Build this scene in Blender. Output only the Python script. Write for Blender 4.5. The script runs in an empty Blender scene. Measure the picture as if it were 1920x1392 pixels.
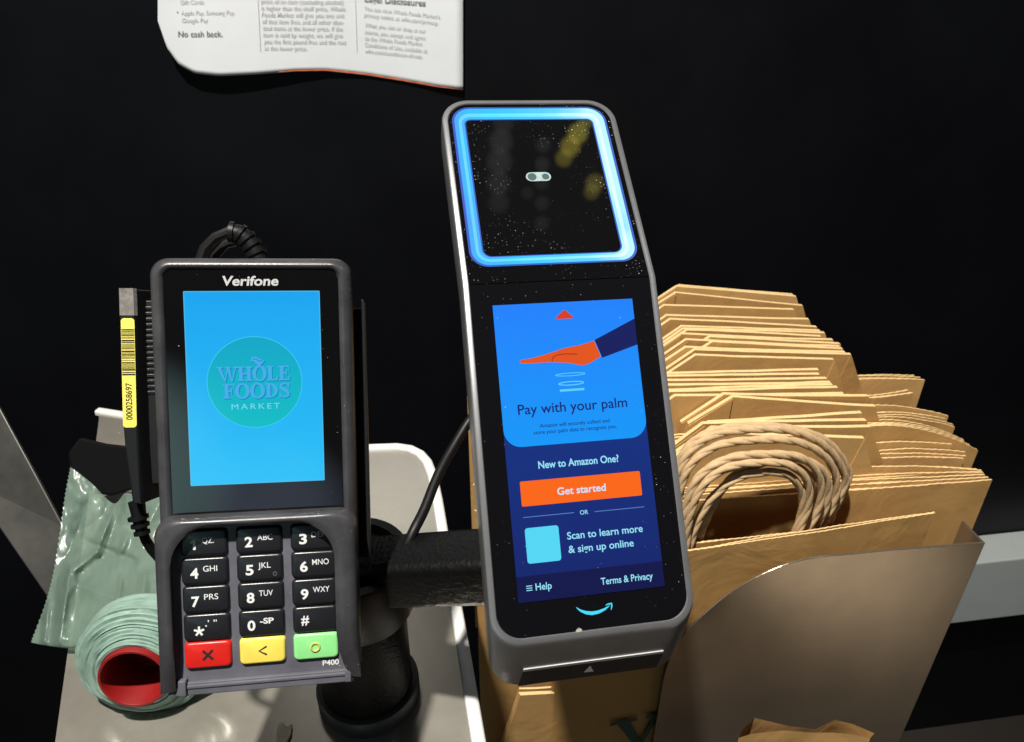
import bpy, bmesh, math, random
from mathutils import Vector, Matrix, noise
random.seed(7)
C = bpy.context.scene.collection
sc = bpy.context.scene
rad = math.radians

# ---------------------------------------------------------------- camera, light, exposure
CAM_H, PITCH, FPX = 0.371, 31.0, 1424.0          # metres, degrees, focal length in photo pixels
KC = 1.13; CZ = CAM_H * (1 - KC)                  # height of the counter top
cam_d = bpy.data.cameras.new('camera'); cam = bpy.data.objects.new('camera', cam_d); C.objects.link(cam)
cam.location = (0, 0, CAM_H); cam.rotation_euler = (rad(90 - PITCH), 0, 0)
cam_d.sensor_width = 36; cam_d.lens = 36 * FPX / 1920; cam_d.clip_start = 0.01; cam_d.clip_end = 60
cam_d.dof.use_dof = True; cam_d.dof.focus_distance = 0.37; cam_d.dof.aperture_fstop = 28
sc.camera = cam
sc.view_settings.view_transform = 'Standard'; sc.view_settings.look = 'None'
sc.view_settings.exposure = 0.0; sc.view_settings.gamma = 1.0

def lin(r, g, b):
    f = lambda c: (c / 255 / 12.92) if c <= 10.3 else ((c / 255 + .055) / 1.055) ** 2.4
    return (f(r), f(g), f(b), 1)

# the dim shop around the counter: dark, with added glow patches aimed to shine in glass and steel and light the bags
W = bpy.data.worlds.new('World'); sc.world = W; W.use_nodes = True
wn, wl = W.node_tree.nodes, W.node_tree.links
bg = wn['Background']; tc = wn.new('ShaderNodeTexCoord')
def wpatch(direction, size, soft, col):
    n = wn.new('ShaderNodeVectorMath'); n.operation = 'DOT_PRODUCT'
    n.inputs[1].default_value = Vector(direction).normalized(); wl.new(tc.outputs['Generated'], n.inputs[0])
    m = wn.new('ShaderNodeMapRange'); m.interpolation_type = 'SMOOTHSTEP'
    m.inputs['From Min'].default_value = math.cos(rad(size + soft)); m.inputs['From Max'].default_value = math.cos(rad(size))
    wl.new(n.outputs['Value'], m.inputs['Value'])
    x = wn.new('ShaderNodeMix'); x.data_type = 'RGBA'; x.inputs['A'].default_value = (0, 0, 0, 1); x.inputs['B'].default_value = (*col, 1)
    wl.new(m.outputs['Result'], x.inputs['Factor']); return x.outputs['Result']
acc = None
for d, s, so, c in [((.1, .3, 1), 8, 70, (.035, .034, .033)), ((-.16, -.94, .29), 3.5, 6, (1.2, 2.0, 2.0)), ((.03, -.965, .235), 1.2, 5, (.7, .85, 1.2)),
                    ((.266, .232, .936), .2, .6, (1.5, 1.4, .35)), ((.260, .214, .942), .3, .6, (2.4, 2.1, .3)), ((.254, .198, .947), .3, .6, (2.2, 1.8, .2)), ((.249, .183, .951), .2, .6, (1.3, 1.1, .15)), ((.292, .158, .944), .15, .7, (1.2, 1.0, .2)), ((.290, .147, .946), .15, .6, (.9, .8, .15)),
                    ((0.168, 0.215, 0.962), .1, 0.9, (0.22, 0.23, 0.22)), ((0.169, 0.192, 0.967), .1, 1.0, (0.32, 0.33, 0.31)), ((0.171, 0.168, 0.971), .1, 1.1, (0.30, 0.31, 0.29)), ((0.174, 0.142, 0.975), .1, 1.0, (0.26, 0.27, 0.25)), ((0.178, 0.118, 0.977), .1, 0.9, (0.20, 0.21, 0.20)), ((0.221, 0.195, 0.955), .1, 0.6, (0.20, 0.21, 0.20)), ((0.224, 0.172, 0.959), .1, 0.6, (0.24, 0.25, 0.24)), ((0.227, 0.150, 0.962), .1, 0.6, (0.18, 0.19, 0.18)), ((0.232, 0.125, 0.965), .1, 0.6, (0.18, 0.19, 0.18)), ((0.236, 0.100, 0.967), .1, 0.6, (0.18, 0.19, 0.18)), ((0.212, 0.135, 0.968), .1, 0.5, (0.16, 0.16, 0.16)), 
                    ((.5, -.8, -.2), 3, 12, (.10, .03, .025)), ((0, -.55, -.8), 15, 30, (.11, .07, .038)), ((.56, -.52, -.60), 3.5, 5, (1.15, .94, .70)), ((.9, .1, .3), 10, 30, (.05, .06, .08)), ((-.9, -.2, .3), 6, 16, (.6, .57, .5))]:
    o = wpatch(d, s, so, c)
    if acc is None: acc = o
    else:
        a = wn.new('ShaderNodeMix'); a.data_type = 'RGBA'; a.blend_type = 'ADD'; a.inputs['Factor'].default_value = 1
        wl.new(acc, a.inputs['A']); wl.new(o, a.inputs['B']); acc = a.outputs['Result']
a = wn.new('ShaderNodeMix'); a.data_type = 'RGBA'; a.blend_type = 'ADD'; a.inputs['Factor'].default_value = 1
wl.new(acc, a.inputs['A']); a.inputs['B'].default_value = (.012, .012, .013, 1)
wl.new(a.outputs['Result'], bg.inputs['Color']); bg.inputs['Strength'].default_value = 1.0

def area(name, loc, target, size, watts, col, spread=180):
    d = bpy.data.lights.new(name, 'AREA'); d.shape = 'DISK'; d.size = size; d.energy = watts; d.color = col; d.spread = rad(spread)
    o = bpy.data.objects.new(name, d); C.objects.link(o); o.location = loc
    o.rotation_euler = (Vector(target) - Vector(loc)).to_track_quat('-Z', 'Y').to_euler()
    return o
area('ceiling_spot', (-0.30, -0.12, 1.88), (0.12, .5, 0), 0.07, 90, (1, .95, .86))
area('fill_lamp', (1.25, 0.15, 1.9), (0.3, .5, 0), 0.5, 2.5, (.95, .97, 1))  # unseen fill lamp, added to soften shade and put sheen on the wall

# ---------------------------------------------------------------- helpers
CAMW = Matrix.Translation((0, 0, CAM_H)) @ Matrix.Rotation(rad(90 - PITCH), 4, 'X')
def ray(px, py):
    return (CAMW.to_3x3() @ Vector(((px - 960) / FPX, -(py - 696) / FPX, -1)))
def at(px, py, Z): return Vector((0, 0, CAM_H)) + ray(px, py) * Z
def on_z(px, py, z):
    d = ray(px, py); return Vector((0, 0, CAM_H)) + d * ((z - CAM_H) / d.z)
def on_plane(px, py, p, n):
    d = ray(px, py); o = Vector((0, 0, CAM_H)); return o + d * ((p - o).dot(n) / d.dot(n))
def pose(R, t): 
    m = Matrix([[*R[0], t[0]], [*R[1], t[1]], [*R[2], t[2]], [0, 0, 0, 1]]); return CAMW @ m

class MB:
    """collects shapes; build() links them as one mesh object"""
    def __init__(s, unit=.001): s.v = []; s.f = []; s.u = unit; s.lay = 0
    def add(s, vs, fs):
        o = len(s.v); s.v += [Vector(v) for v in vs]; s.f += [tuple(i + o for i in f) for f in fs]
    def box(s, x0, x1, y0, y1, z0, z1):
        s.add([(x, y, z) for z in (z0, z1) for x, y in ((x0, y0), (x1, y0), (x1, y1), (x0, y1))],
              [(3, 2, 1, 0), (4, 5, 6, 7), (0, 1, 5, 4), (1, 2, 6, 5), (2, 3, 7, 6), (3, 0, 4, 7)])
    def loft(s, rings, cap0=True, cap1=True, closed=True):
        n = len(rings[0]); vs = [v for r in rings for v in r]; fs = []
        for i in range(len(rings) - 1):
            for k in range(n if closed else n - 1):
                a, b = i * n + k, i * n + (k + 1) % n; fs.append((a, b, b + n, a + n))
        if cap0: fs.append(tuple(range(n - 1, -1, -1)))
        if cap1: fs.append(tuple((len(rings) - 1) * n + k for k in range(n)))
        s.add(vs, fs)
    def prism(s, pts, z0, z1): s.loft([[(x, y, z0) for x, y in pts], [(x, y, z1) for x, y in pts]])
    def poly(s, pts, z): s.add([(x, y, z) for x, y in pts], [tuple(range(len(pts)))])
    def tube(s, path, r, n=10, caps=True):
        path = [Vector(p) for p in path]; rings = []; N = len(path)
        up = Vector((0, 0, 1)); t0 = (path[1] - path[0]).normalized()
        if abs(t0.dot(up)) > .9: up = Vector((1, 0, 0))
        x = t0.cross(up).normalized()
        for i, p in enumerate(path):
            t = (path[min(i + 1, N - 1)] - path[max(i - 1, 0)]).normalized()
            x = (x - t * x.dot(t)).normalized(); y = t.cross(x)
            rr = r(i / (N - 1)) if callable(r) else r
            rings.append([p + (x * math.cos(a) + y * math.sin(a)) * rr for a in [2 * math.pi * k / n for k in range(n)]])
        s.loft(rings, caps, caps)
    def ribbon(s, pts, w, z):
        """flat stroke in the xy plane; w is a number or a list of widths"""
        n = len(pts); L = []; Rr = []
        for i, (x, y) in enumerate(pts):
            a, b = pts[max(i - 1, 0)], pts[min(i + 1, n - 1)]
            dx, dy = b[0] - a[0], b[1] - a[1]; l = math.hypot(dx, dy) or 1
            ww = (w[i] if isinstance(w, (list, tuple)) else w) / 2
            L.append((x - dy / l * ww, y + dx / l * ww, z)); Rr.append((x + dy / l * ww, y - dx / l * ww, z))
        s.add(L + Rr, [(n + i, n + i + 1, i + 1, i) for i in range(n - 1)])
    def build(s, name, mat, parent=None, smooth=False, bevel=0, seg=2, mtx=None, sharp=35):
        me = bpy.data.meshes.new(name); u = s.u
        me.from_pydata([tuple(v * u) for v in s.v], [], s.f); me.update()
        bm = bmesh.new(); bm.from_mesh(me); bmesh.ops.recalc_face_normals(bm, faces=bm.faces); bm.to_mesh(me); bm.free()
        o = bpy.data.objects.new(name, me); C.objects.link(o); me.materials.append(mat)
        if parent: o.parent = parent
        if mtx: o.matrix_world = mtx
        if smooth:
            me.shade_smooth(); me.set_sharp_from_angle(angle=rad(sharp))
        if bevel:
            b = o.modifiers.new('bevel', 'BEVEL'); b.width = bevel * u; b.segments = seg; b.limit_method = 'ANGLE'; b.angle_limit = rad(40)
            b.harden_normals = False
        return o

def flat(name, polys, mat, parent, dz=.02):
    """overlapping flat outlines in one mesh, each a hair above the last; polys = [(pts, z)]"""
    m = MB()
    for i, (pts, z) in enumerate(polys): m.poly(pts, z + i * dz)
    o = m.build(name, mat, parent)
    return o

def rrect(x0, x1, y0, y1, r, n=6):
    if not isinstance(r, (list, tuple)): r = (r,) * 4        # bl, br, tr, tl
    out = []
    for (cx, cy, a0, rr) in ((x0 + r[0], y0 + r[0], 180, r[0]), (x1 - r[1], y0 + r[1], 270, r[1]), (x1 - r[2], y1 - r[2], 0, r[2]), (x0 + r[3], y1 - r[3], 90, r[3])):
        for k in range(n + 1):
            a = rad(a0 + 90 * k / n); out.append((cx + rr * math.cos(a), cy + rr * math.sin(a)))
    return out
def ell(cx, cy, rx, ry, n=40, a0=0, a1=360):
    return [(cx + rx * math.cos(rad(a0 + (a1 - a0) * k / n)), cy + ry * math.sin(rad(a0 + (a1 - a0) * k / n))) for k in range(n + (a1 - a0 < 360))]

def cr(p0, p1, p2, p3, t): return .5 * ((2 * p1) + (-p0 + p2) * t + (2 * p0 - 5 * p1 + 4 * p2 - p3) * t * t + (-p0 + 3 * p1 - 3 * p2 + p3) * t ** 3)
def spl(L_, u):
    n = len(L_) - 1; i = min(int(u * n), n - 1); t = u * n - i; g = lambda k: Vector(L_[max(0, min(n, k))]); return cr(g(i - 1), g(i), g(i + 1), g(i + 2), t)
_tcache = {}
def glyphs(s, bold=0, shear=0, spacing=1):
    k = (s, bold, shear, spacing)
    if k not in _tcache:
        cu = bpy.data.curves.new('lettering', 'FONT'); cu.body = s; cu.offset = bold; cu.shear = shear; cu.space_character = spacing
        cu.resolution_u = 4
        o = bpy.data.objects.new('lettering', cu); C.objects.link(o)
        bpy.context.view_layer.update()
        me = bpy.data.meshes.new_from_object(o.evaluated_get(bpy.context.evaluated_depsgraph_get()))
        _tcache[k] = ([v.co.copy() for v in me.vertices], [tuple(p.vertices) for p in me.polygons])
        bpy.data.objects.remove(o); bpy.data.curves.remove(cu); bpy.data.meshes.remove(me)
    return _tcache[k]
def text(mb, s, x0, y0, z, x1=None, cap=None, bold=0, shear=0, rot=0, fn=None, spacing=1):
    """put the words s on mb: left x0, baseline y0, right x1, capital height cap"""
    vs, fs = glyphs(s, bold, shear, spacing)
    xa = min(v.x for v in vs); xb = max(v.x for v in vs)
    hs = glyphs('H', bold)[0]; H = max(v.y for v in hs)
    sx = (x1 - x0) / (xb - xa) if x1 is not None else None
    sy = cap / H if cap else sx
    if sx is None: sx = sy
    out = []
    for v in vs:
        px, py = (v.x - xa) * sx, v.y * sy
        if rot: px, py = px * math.cos(rot) - py * math.sin(rot), px * math.sin(rot) + py * math.cos(rot)
        p = (x0 + px, y0 + py, z); out.append(fn(*p) if fn else p)
    mb.add(out, fs)

# ---------------------------------------------------------------- materials
def mat(name, col, rough=.5, metal=0, spec=.5, emit=None, estr=1, bump=0, bscale=300, var=0, vscale=40, coat=0, dust=0, aniso=None, brough=0, wrinkle=0, dscale=560):
    m = bpy.data.materials.new(name); m.use_nodes = True; N, L = m.node_tree.nodes, m.node_tree.links; p = N['Principled BSDF']
    if len(col) == 3: col = (*col, 1)
    p.inputs['Base Color'].default_value = col; p.inputs['Roughness'].default_value = rough; p.inputs['Metallic'].default_value = metal
    p.inputs['Specular IOR Level'].default_value = spec; p.inputs['Coat Weight'].default_value = coat; p.inputs['Coat Roughness'].default_value = .08
    t = N.new('ShaderNodeTexCoord')
    colsock = None
    if var:
        n = N.new('ShaderNodeTexNoise'); n.inputs['Scale'].default_value = vscale; n.inputs['Detail'].default_value = 5; n.inputs['Roughness'].default_value = .65
        src = t.outputs['Object']
        if aniso:
            mp = N.new('ShaderNodeMapping'); mp.inputs['Scale'].default_value = aniso; L.new(src, mp.inputs['Vector']); src = mp.outputs['Vector']
        L.new(src, n.inputs['Vector'])
        r = N.new('ShaderNodeMapRange'); r.inputs['From Min'].default_value = .25; r.inputs['From Max'].default_value = .75
        r.inputs['To Min'].default_value = 1 - var; r.inputs['To Max'].default_value = 1 + var; L.new(n.outputs['Fac'], r.inputs['Value'])
        x = N.new('ShaderNodeVectorMath'); x.operation = 'SCALE'; x.inputs[0].default_value = col[:3]; L.new(r.outputs['Result'], x.inputs['Scale'])
        colsock = x.outputs['Vector']; L.new(colsock, p.inputs['Base Color'])
        if brough:
            r2 = N.new('ShaderNodeMapRange'); r2.inputs['From Min'].default_value = .3; r2.inputs['From Max'].default_value = .7
            r2.inputs['To Min'].default_value = max(.02, rough - brough); r2.inputs['To Max'].default_value = rough + brough
            L.new(n.outputs['Fac'], r2.inputs['Value']); L.new(r2.outputs['Result'], p.inputs['Roughness'])
    if bump:
        n = N.new('ShaderNodeTexNoise'); n.inputs['Scale'].default_value = bscale; n.inputs['Detail'].default_value = 4
        src = t.outputs['Object']
        L.new(src, n.inputs['Vector'])
        b = N.new('ShaderNodeBump'); b.inputs['Strength'].default_value = bump; b.inputs['Distance'].default_value = .001
        L.new(n.outputs['Fac'], b.inputs['Height']); L.new(b.outputs['Normal'], p.inputs['Normal'])
    if wrinkle:
        n3 = N.new('ShaderNodeTexNoise'); n3.inputs['Scale'].default_value = 16; n3.inputs['Detail'].default_value = 3; n3.inputs['Distortion'].default_value = .8; L.new(t.outputs['Object'], n3.inputs['Vector'])
        b3 = N.new('ShaderNodeBump'); b3.inputs['Strength'].default_value = wrinkle; b3.inputs['Distance'].default_value = .006; L.new(n3.outputs['Fac'], b3.inputs['Height'])
        L.new(b3.outputs['Normal'], b.inputs['Normal'])
    if emit:
        p.inputs['Emission Color'].default_value = emit if len(emit) == 4 else (*emit, 1); p.inputs['Emission Strength'].default_value = estr
    if dust:
        v = N.new('ShaderNodeTexVoronoi'); v.voronoi_dimensions = '2D'; v.inputs['Scale'].default_value = dscale; v.inputs['Randomness'].default_value = 1; L.new(t.outputs['Object'], v.inputs['Vector'])
        sep = N.new('ShaderNodeSeparateColor'); L.new(v.outputs['Color'], sep.inputs['Color'])
        rr = N.new('ShaderNodeMapRange'); rr.inputs['From Min'].default_value = 1 - dust; rr.inputs['From Max'].default_value = 1; rr.inputs['To Min'].default_value = 0; rr.inputs['To Max'].default_value = .10
        L.new(sep.outputs['Red'], rr.inputs['Value'])
        lt = N.new('ShaderNodeMath'); lt.operation = 'LESS_THAN'; L.new(v.outputs['Distance'], lt.inputs[0]); pn = N.new('ShaderNodeTexNoise'); pn.inputs['Scale'].default_value = 38; pn.inputs['Detail'].default_value = 2; L.new(t.outputs['Object'], pn.inputs['Vector'])
        pr = N.new('ShaderNodeMapRange'); pr.inputs['From Min'].default_value = .38; pr.inputs['From Max'].default_value = .66; pr.inputs['To Min'].default_value = .12; L.new(pn.outputs['Fac'], pr.inputs['Value'])
        pm = N.new('ShaderNodeMath'); pm.operation = 'MULTIPLY'; L.new(rr.outputs['Result'], pm.inputs[0]); L.new(pr.outputs['Result'], pm.inputs[1]); L.new(pm.outputs[0], lt.inputs[1])
        d = N.new('ShaderNodeBsdfDiffuse'); dc = N.new('ShaderNodeMapRange'); dc.inputs['To Min'].default_value = .06; dc.inputs['To Max'].default_value = .8; L.new(sep.outputs['Green'], dc.inputs['Value']); L.new(dc.outputs['Result'], d.inputs['Color'])
        mx = N.new('ShaderNodeMixShader'); L.new(lt.outputs[0], mx.inputs['Fac']); L.new(p.outputs[0], mx.inputs[1]); L.new(d.outputs[0], mx.inputs[2])
        L.new(mx.outputs[0], N['Material Output'].inputs['Surface'])
    return m
def screenmat(name, c0, c1, y0, y1, strength=1.0, dust=0, x0=0, side=None):
    """a lit screen: emission shading from c0 at y0 to c1 at y1 (metres, object space)"""
    m = mat(name, (.005, .005, .006), .08, dust=dust, spec=.3); N, L = m.node_tree.nodes, m.node_tree.links; p = N['Principled BSDF']
    t = N.new('ShaderNodeTexCoord'); s = N.new('ShaderNodeSeparateXYZ'); L.new(t.outputs['Object'], s.inputs[0])
    r = N.new('ShaderNodeMapRange'); r.inputs['From Min'].default_value = y0; r.inputs['From Max'].default_value = y1; L.new(s.outputs['Y'], r.inputs['Value'])
    x = N.new('ShaderNodeMix'); x.data_type = 'RGBA'; x.inputs['A'].default_value = c0; x.inputs['B'].default_value = c1
    L.new(r.outputs['Result'], x.inputs['Factor']); L.new(x.outputs['Result'], p.inputs['Emission Color']); p.inputs['Emission Strength'].default_value = strength
    return m
M = {}
M['wall'] = mat('black wall paint', (.0018, .0023, .0038), .42, spec=.22, bump=.05, bscale=900, var=.3, vscale=3.5, brough=.05)
M['reader'] = mat('dark grey moulded plastic', (.036, .036, .040), .32, bump=.10, bscale=2200, var=.3, vscale=60, brough=.08, dust=.12)
M['readerdark'] = mat('black plastic', (.007, .007, .008), .4, spec=.35, bump=.12, bscale=1500)
M['plate'] = mat('grey keypad plastic', (.085, .085, .105), .45, bump=.08, bscale=2500, var=.25, vscale=50, brough=.1, dust=.06)
M['glass'] = mat('black display glass', (.003, .003, .0035), .035, spec=.5, dust=.05)
M['glassd'] = mat('dusty black glass', (.003, .003, .004), .03, spec=.5, dust=.13)
M['palm'] = mat('dusty palm window', (.002, .002, .0025), .02, spec=.5, dust=.6)
M['key'] = mat('black rubber key', (.010, .010, .012), .3, bump=.05, bscale=1500)
M['keyr'] = mat('red key', (.50, .012, .008), .35, var=.1, vscale=150)
M['keyy'] = mat('yellow key', (.70, .56, .09), .4, var=.08, vscale=150)
M['keyg'] = mat('green key', (.22, .62, .22), .4, var=.08, vscale=150)
M['legend'] = mat('pale grey print', (.60, .61, .62), .5)
M['legenddark'] = mat('black print', (.012, .012, .012), .5)
M['yellow'] = mat('yellow sticker', (.68, .60, .10), .45, var=.06, vscale=80)
M['rubber'] = mat('black cable rubber', (.0045, .0045, .005), .45, spec=.22, bump=.05, bscale=600)
M['powder'] = mat('black wrinkle paint', (.0028, .0028, .0032), .4, spec=.22, bump=.5, bscale=420)
M['ringdark'] = mat('dark grey collar', (.035, .037, .04), .4)
M['alu'] = mat('grey anodised metal', (.19, .194, .204), .3, metal=.6, bump=.05, bscale=2500, var=.10, vscale=80)
M['slot'] = mat('black slot plastic', (.012, .013, .018), .45, bump=.06, bscale=1500)
M['white'] = mat('white print', (.62, .62, .62), .5)
M['steel'] = mat('worn stainless steel', (.34, .32, .28), .22, metal=.62, coat=.6, var=.18, vscale=11, bump=.06, bscale=90, brough=.1, dust=.015, dscale=200)
M['rim'] = mat('off white edge trim', (.60, .60, .585), .35, var=.06, vscale=20)
M['counterside'] = mat('dark counter side', (.05, .05, .05), .6)
M['binsteel'] = mat('satin bin steel', (.34, .285, .215), .17, metal=.8, var=.14, vscale=14, bump=.03, bscale=600)
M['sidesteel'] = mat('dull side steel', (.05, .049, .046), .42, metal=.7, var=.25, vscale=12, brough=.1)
M['rail'] = mat('grey rail paint', (.40, .435, .43), .5, var=.06, vscale=8)
M['paper'] = mat('white notice paper', (.60, .63, .67), .6, var=.04, vscale=15)
M['ink'] = mat('grey notice print', (.16, .16, .17), .7)
M['inkl'] = mat('pale notice print', (.42, .42, .43), .7)
M['redink'] = mat('red print', (.62, .14, .06), .6, var=.4, vscale=120)
M['green'] = mat('dark green bag print', (.004, .055, .042), .6)
M['red'] = mat('red cardboard core', (.20, .005, .005), .5, var=.15, vscale=80)
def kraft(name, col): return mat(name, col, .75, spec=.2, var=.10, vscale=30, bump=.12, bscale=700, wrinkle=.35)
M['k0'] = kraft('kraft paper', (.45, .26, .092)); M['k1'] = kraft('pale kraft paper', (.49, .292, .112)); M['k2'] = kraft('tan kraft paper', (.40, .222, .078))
M['kedge'] = mat('pale fibre kraft edge with painted light', (.64, .455, .222), .85, spec=.1, var=.12, vscale=90)  # top edges painted lighter for the overhead light, beyond their paler cut fibre
M['rope'] = mat('twisted paper cord', (.46, .32, .18), .85, spec=.1, var=.2, vscale=160, bump=.2, bscale=500)
# thin green film: partly see-through, shiny
g = mat('green plastic film', (.21, .30, .25), .27, spec=.6, var=.2, vscale=30, bump=.45, bscale=75, wrinkle=.4); M['film'] = g
N, L = g.node_tree.nodes, g.node_tree.links; p = N['Principled BSDF']
tr = N.new('ShaderNodeBsdfTranslucent'); tr.inputs['Color'].default_value = (.30, .46, .37, 1)
tp = N.new('ShaderNodeBsdfTransparent'); tp.inputs['Color'].default_value = (.75, .9, .82, 1)
m1 = N.new('ShaderNodeMixShader'); m1.inputs[0].default_value = .3; L.new(p.outputs[0], m1.inputs[1]); L.new(tr.outputs[0], m1.inputs[2])
m2 = N.new('ShaderNodeMixShader'); m2.inputs[0].default_value = .36; L.new(m1.outputs[0], m2.inputs[1]); L.new(tp.outputs[0], m2.inputs[2])
L.new(m2.outputs[0], N['Material Output'].inputs['Surface'])
M['filmroll'] = mat('wound green film', (.20, .30, .255), .36, spec=.6, var=.35, vscale=90, aniso=(1, 1, 6), bump=.12, bscale=120)

def emat(name, c, strength=1.0, dust=0): return mat(name, (.004, .004, .005), .1, spec=.3, emit=lin(*c), estr=strength, dust=dust)

# ---------------------------------------------------------------- tagging
def tag(o, label=None, cat=None, group=None, kind=None):
    if label: o['label'] = label
    if cat: o['category'] = cat
    if group: o['group'] = group
    if kind: o['kind'] = kind
    return o
def thing(name, label, cat, mtx=None, group=None):
    o = bpy.data.objects.new(name, None); C.objects.link(o); o.empty_display_size = .02
    if mtx: o.matrix_world = mtx
    return tag(o, label, cat, group)

# ================================================================= the setting
YAW = rad(8)
WU, WV = Vector((math.cos(YAW), math.sin(YAW), 0)), Vector((-math.sin(YAW), math.cos(YAW), 0))
def wall_at(px, py, d): return on_plane(px, py, WV * d, WV)
WD = 0.97
MW = Matrix((( *WU, 0), (*WV, 0), (0, 0, 1, 0), (0, 0, 0, 1))).to_3x3()
WM = Matrix(((WU.x, WV.x, 0, 0), (WU.y, WV.y, 0, 0), (0, 0, 1, 0), (0, 0, 0, 1)))    # wall frame: x along, y into the wall, z up
m = MB(1); m.box(-3, 3, WD, WD + .1, -1.3, 2.5)
tag(m.build('back_wall', M['wall'], mtx=WM), 'matt black wall behind the whole counter', 'wall')
m = MB(1); m.box(-4, 4, -.35, WD + .3, -1.32, -1.30)
tag(m.build('floor', mat('dark floor', (.03, .025, .022), .5, var=.2, vscale=5), mtx=WM), kind='structure')

# ledge along the wall at the right
iw = WM.inverted()
pt = iw @ wall_at(1885, 1004, WD); pf = wall_at(1885, 1051, WD - .07)
zt = (iw @ pf).z
pb = (iw @ wall_at(1885, 1158, WD - .07)).z
m = MB(1); m.box(.30, 3, WD - .07, WD - .001, pb, zt)
tag(m.build('wall_ledge', M['rail'], mtx=WM, bevel=.003), 'pale grey metal ledge running along the black wall at the right', 'ledge')

# counter: a stainless sheet with a raised pale edge
cpx = [(945, 1600), (905, 1392), (872, 1200), (836, 1000), (826, 940), (816, 892), (806, 866), (792, 850), (772, 840), (745, 836), (690, 838), (560, 826), (400, 803), (187, 769), (183, 790), (140, 1110), (100, 1392), (70, 1600)]
cw = [on_z(x, y, CZ) for x, y in cpx]
cnt = thing('counter', 'stainless steel counter top with raised off-white edge under the card reader', 'counter', Matrix.Translation((cw[0] + cw[-1]) / 2))
base = cnt.location
def inset(pts, d):
    out = []; n = len(pts)
    for i, p_ in enumerate(pts):
        a_ = pts[max(i - 1, 0)]; b_ = pts[min(i + 1, n - 1)]
        t_ = (b_ - a_).normalized(); out.append(p_ + Vector((-t_.y, t_.x, 0)) * d)
    return out
cl = [p_ - base for p_ in cw]
m = MB(1); i1 = inset(cl, .001)
m.loft([[v + Vector((0, 0, -.004)) for v in i1], [v.copy() for v in i1]]); m.build('steel_sheet', M['steel'], cnt)
m = MB(1); m.loft([[v + Vector((0, 0, -.035)) for v in inset(cl, .003)], [v + Vector((0, 0, -.0045)) for v in inset(cl, .003)]]); m.build('core_board', M['counterside'], cnt)
m = MB(1); rings = []
for d, z in ((-.002, -.03), (-.002, .001), (-.001, .0022), (.0005, .0028), (.0052, .0028), (.0062, .002), (.0066, .0003), (.0066, -.002)):
    rings.append([v + Vector((0, 0, z)) for v in inset(cl[:14], d)])
m.loft(rings, False, False, closed=False); m.build('edge_trim', M['rim'], cnt, smooth=True, sharp=60)

# ================================================================= card reader
RP = pose([[0.9857, -0.0104, 0.1684], [0.0214, 0.9977, -0.0641], [-0.1673, 0.0668, 0.9836]], (-0.1163, -0.0076, -0.3446))
rd = thing('card_reader', 'dark grey card payment terminal with keypad and bright blue screen', 'card reader', RP)
def outl(hx, y0, y1, r, z, cx=0): return [(x + cx, y, z) for x, y in rrect(-hx, hx, y0, y1, r, 8)]
m = MB()
m.loft([outl(39, -134, 54, 6, -27), outl(42.5, -138.5, 57.5, 8, -22), outl(44, -139.5, 58.6, 8, -6), outl(43.6, -139.5, 58.4, 8, -2.2), outl(42.6, -139, 57.2, 7.5, .2), outl(40.2, -138, 55.6, 6, 1.7),
        outl(39.2, -138, 54.8, 5, 1.75), outl(37.7, -137, 53.4, 4, .25), outl(37.5, -137, 53.2, 4, -.5)])
m.build('body', M['reader'], rd, smooth=True, sharp=50)
m = MB(); m.prism(rrect(-37.4, 37.4, -60, 53.1, [1, 1, 4, 4]), -.45, .55); m.build('display_glass', M['glass'], rd)
scr_m = screenmat('reader screen', lin(34, 190, 246), lin(14, 164, 240), -.0433, .0433, dust=.02)
m = MB(); m.poly([(-29, -43.3), (29, -43.3), (29, 43.3), (-29, 43.3)], .62); scr = m.build('screen', scr_m, rd)
# lit hairline round the picture
m = MB()
for r_ in (((-29.2, -43.5), (29.2, -43.5)), ((29.2, -43.5), (29.2, 43.5)), ((29.2, 43.5), (-29.2, 43.5)), ((-29.2, 43.5), (-29.2, -43.5))): m.ribbon(r_, .4, .60)
m.build('screen_edge', emat('screen edge glow', (90, 205, 250), .8), scr)
m = MB(); m.poly(ell(-.1, 2.6, 20.5, 20.5, 64), .66); m.build('logo_disc', screenmat('logo disc', lin(0, 188, 196), lin(0, 166, 200), -.018, .023), scr)
m = MB(); m.ribbon(ell(-.1, 2.6, 20.6, 20.6, 64) + [(20.5, 2.6)], .32, .69); m.build('logo_outline', emat('logo outline', (60, 205, 240)), scr)

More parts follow.
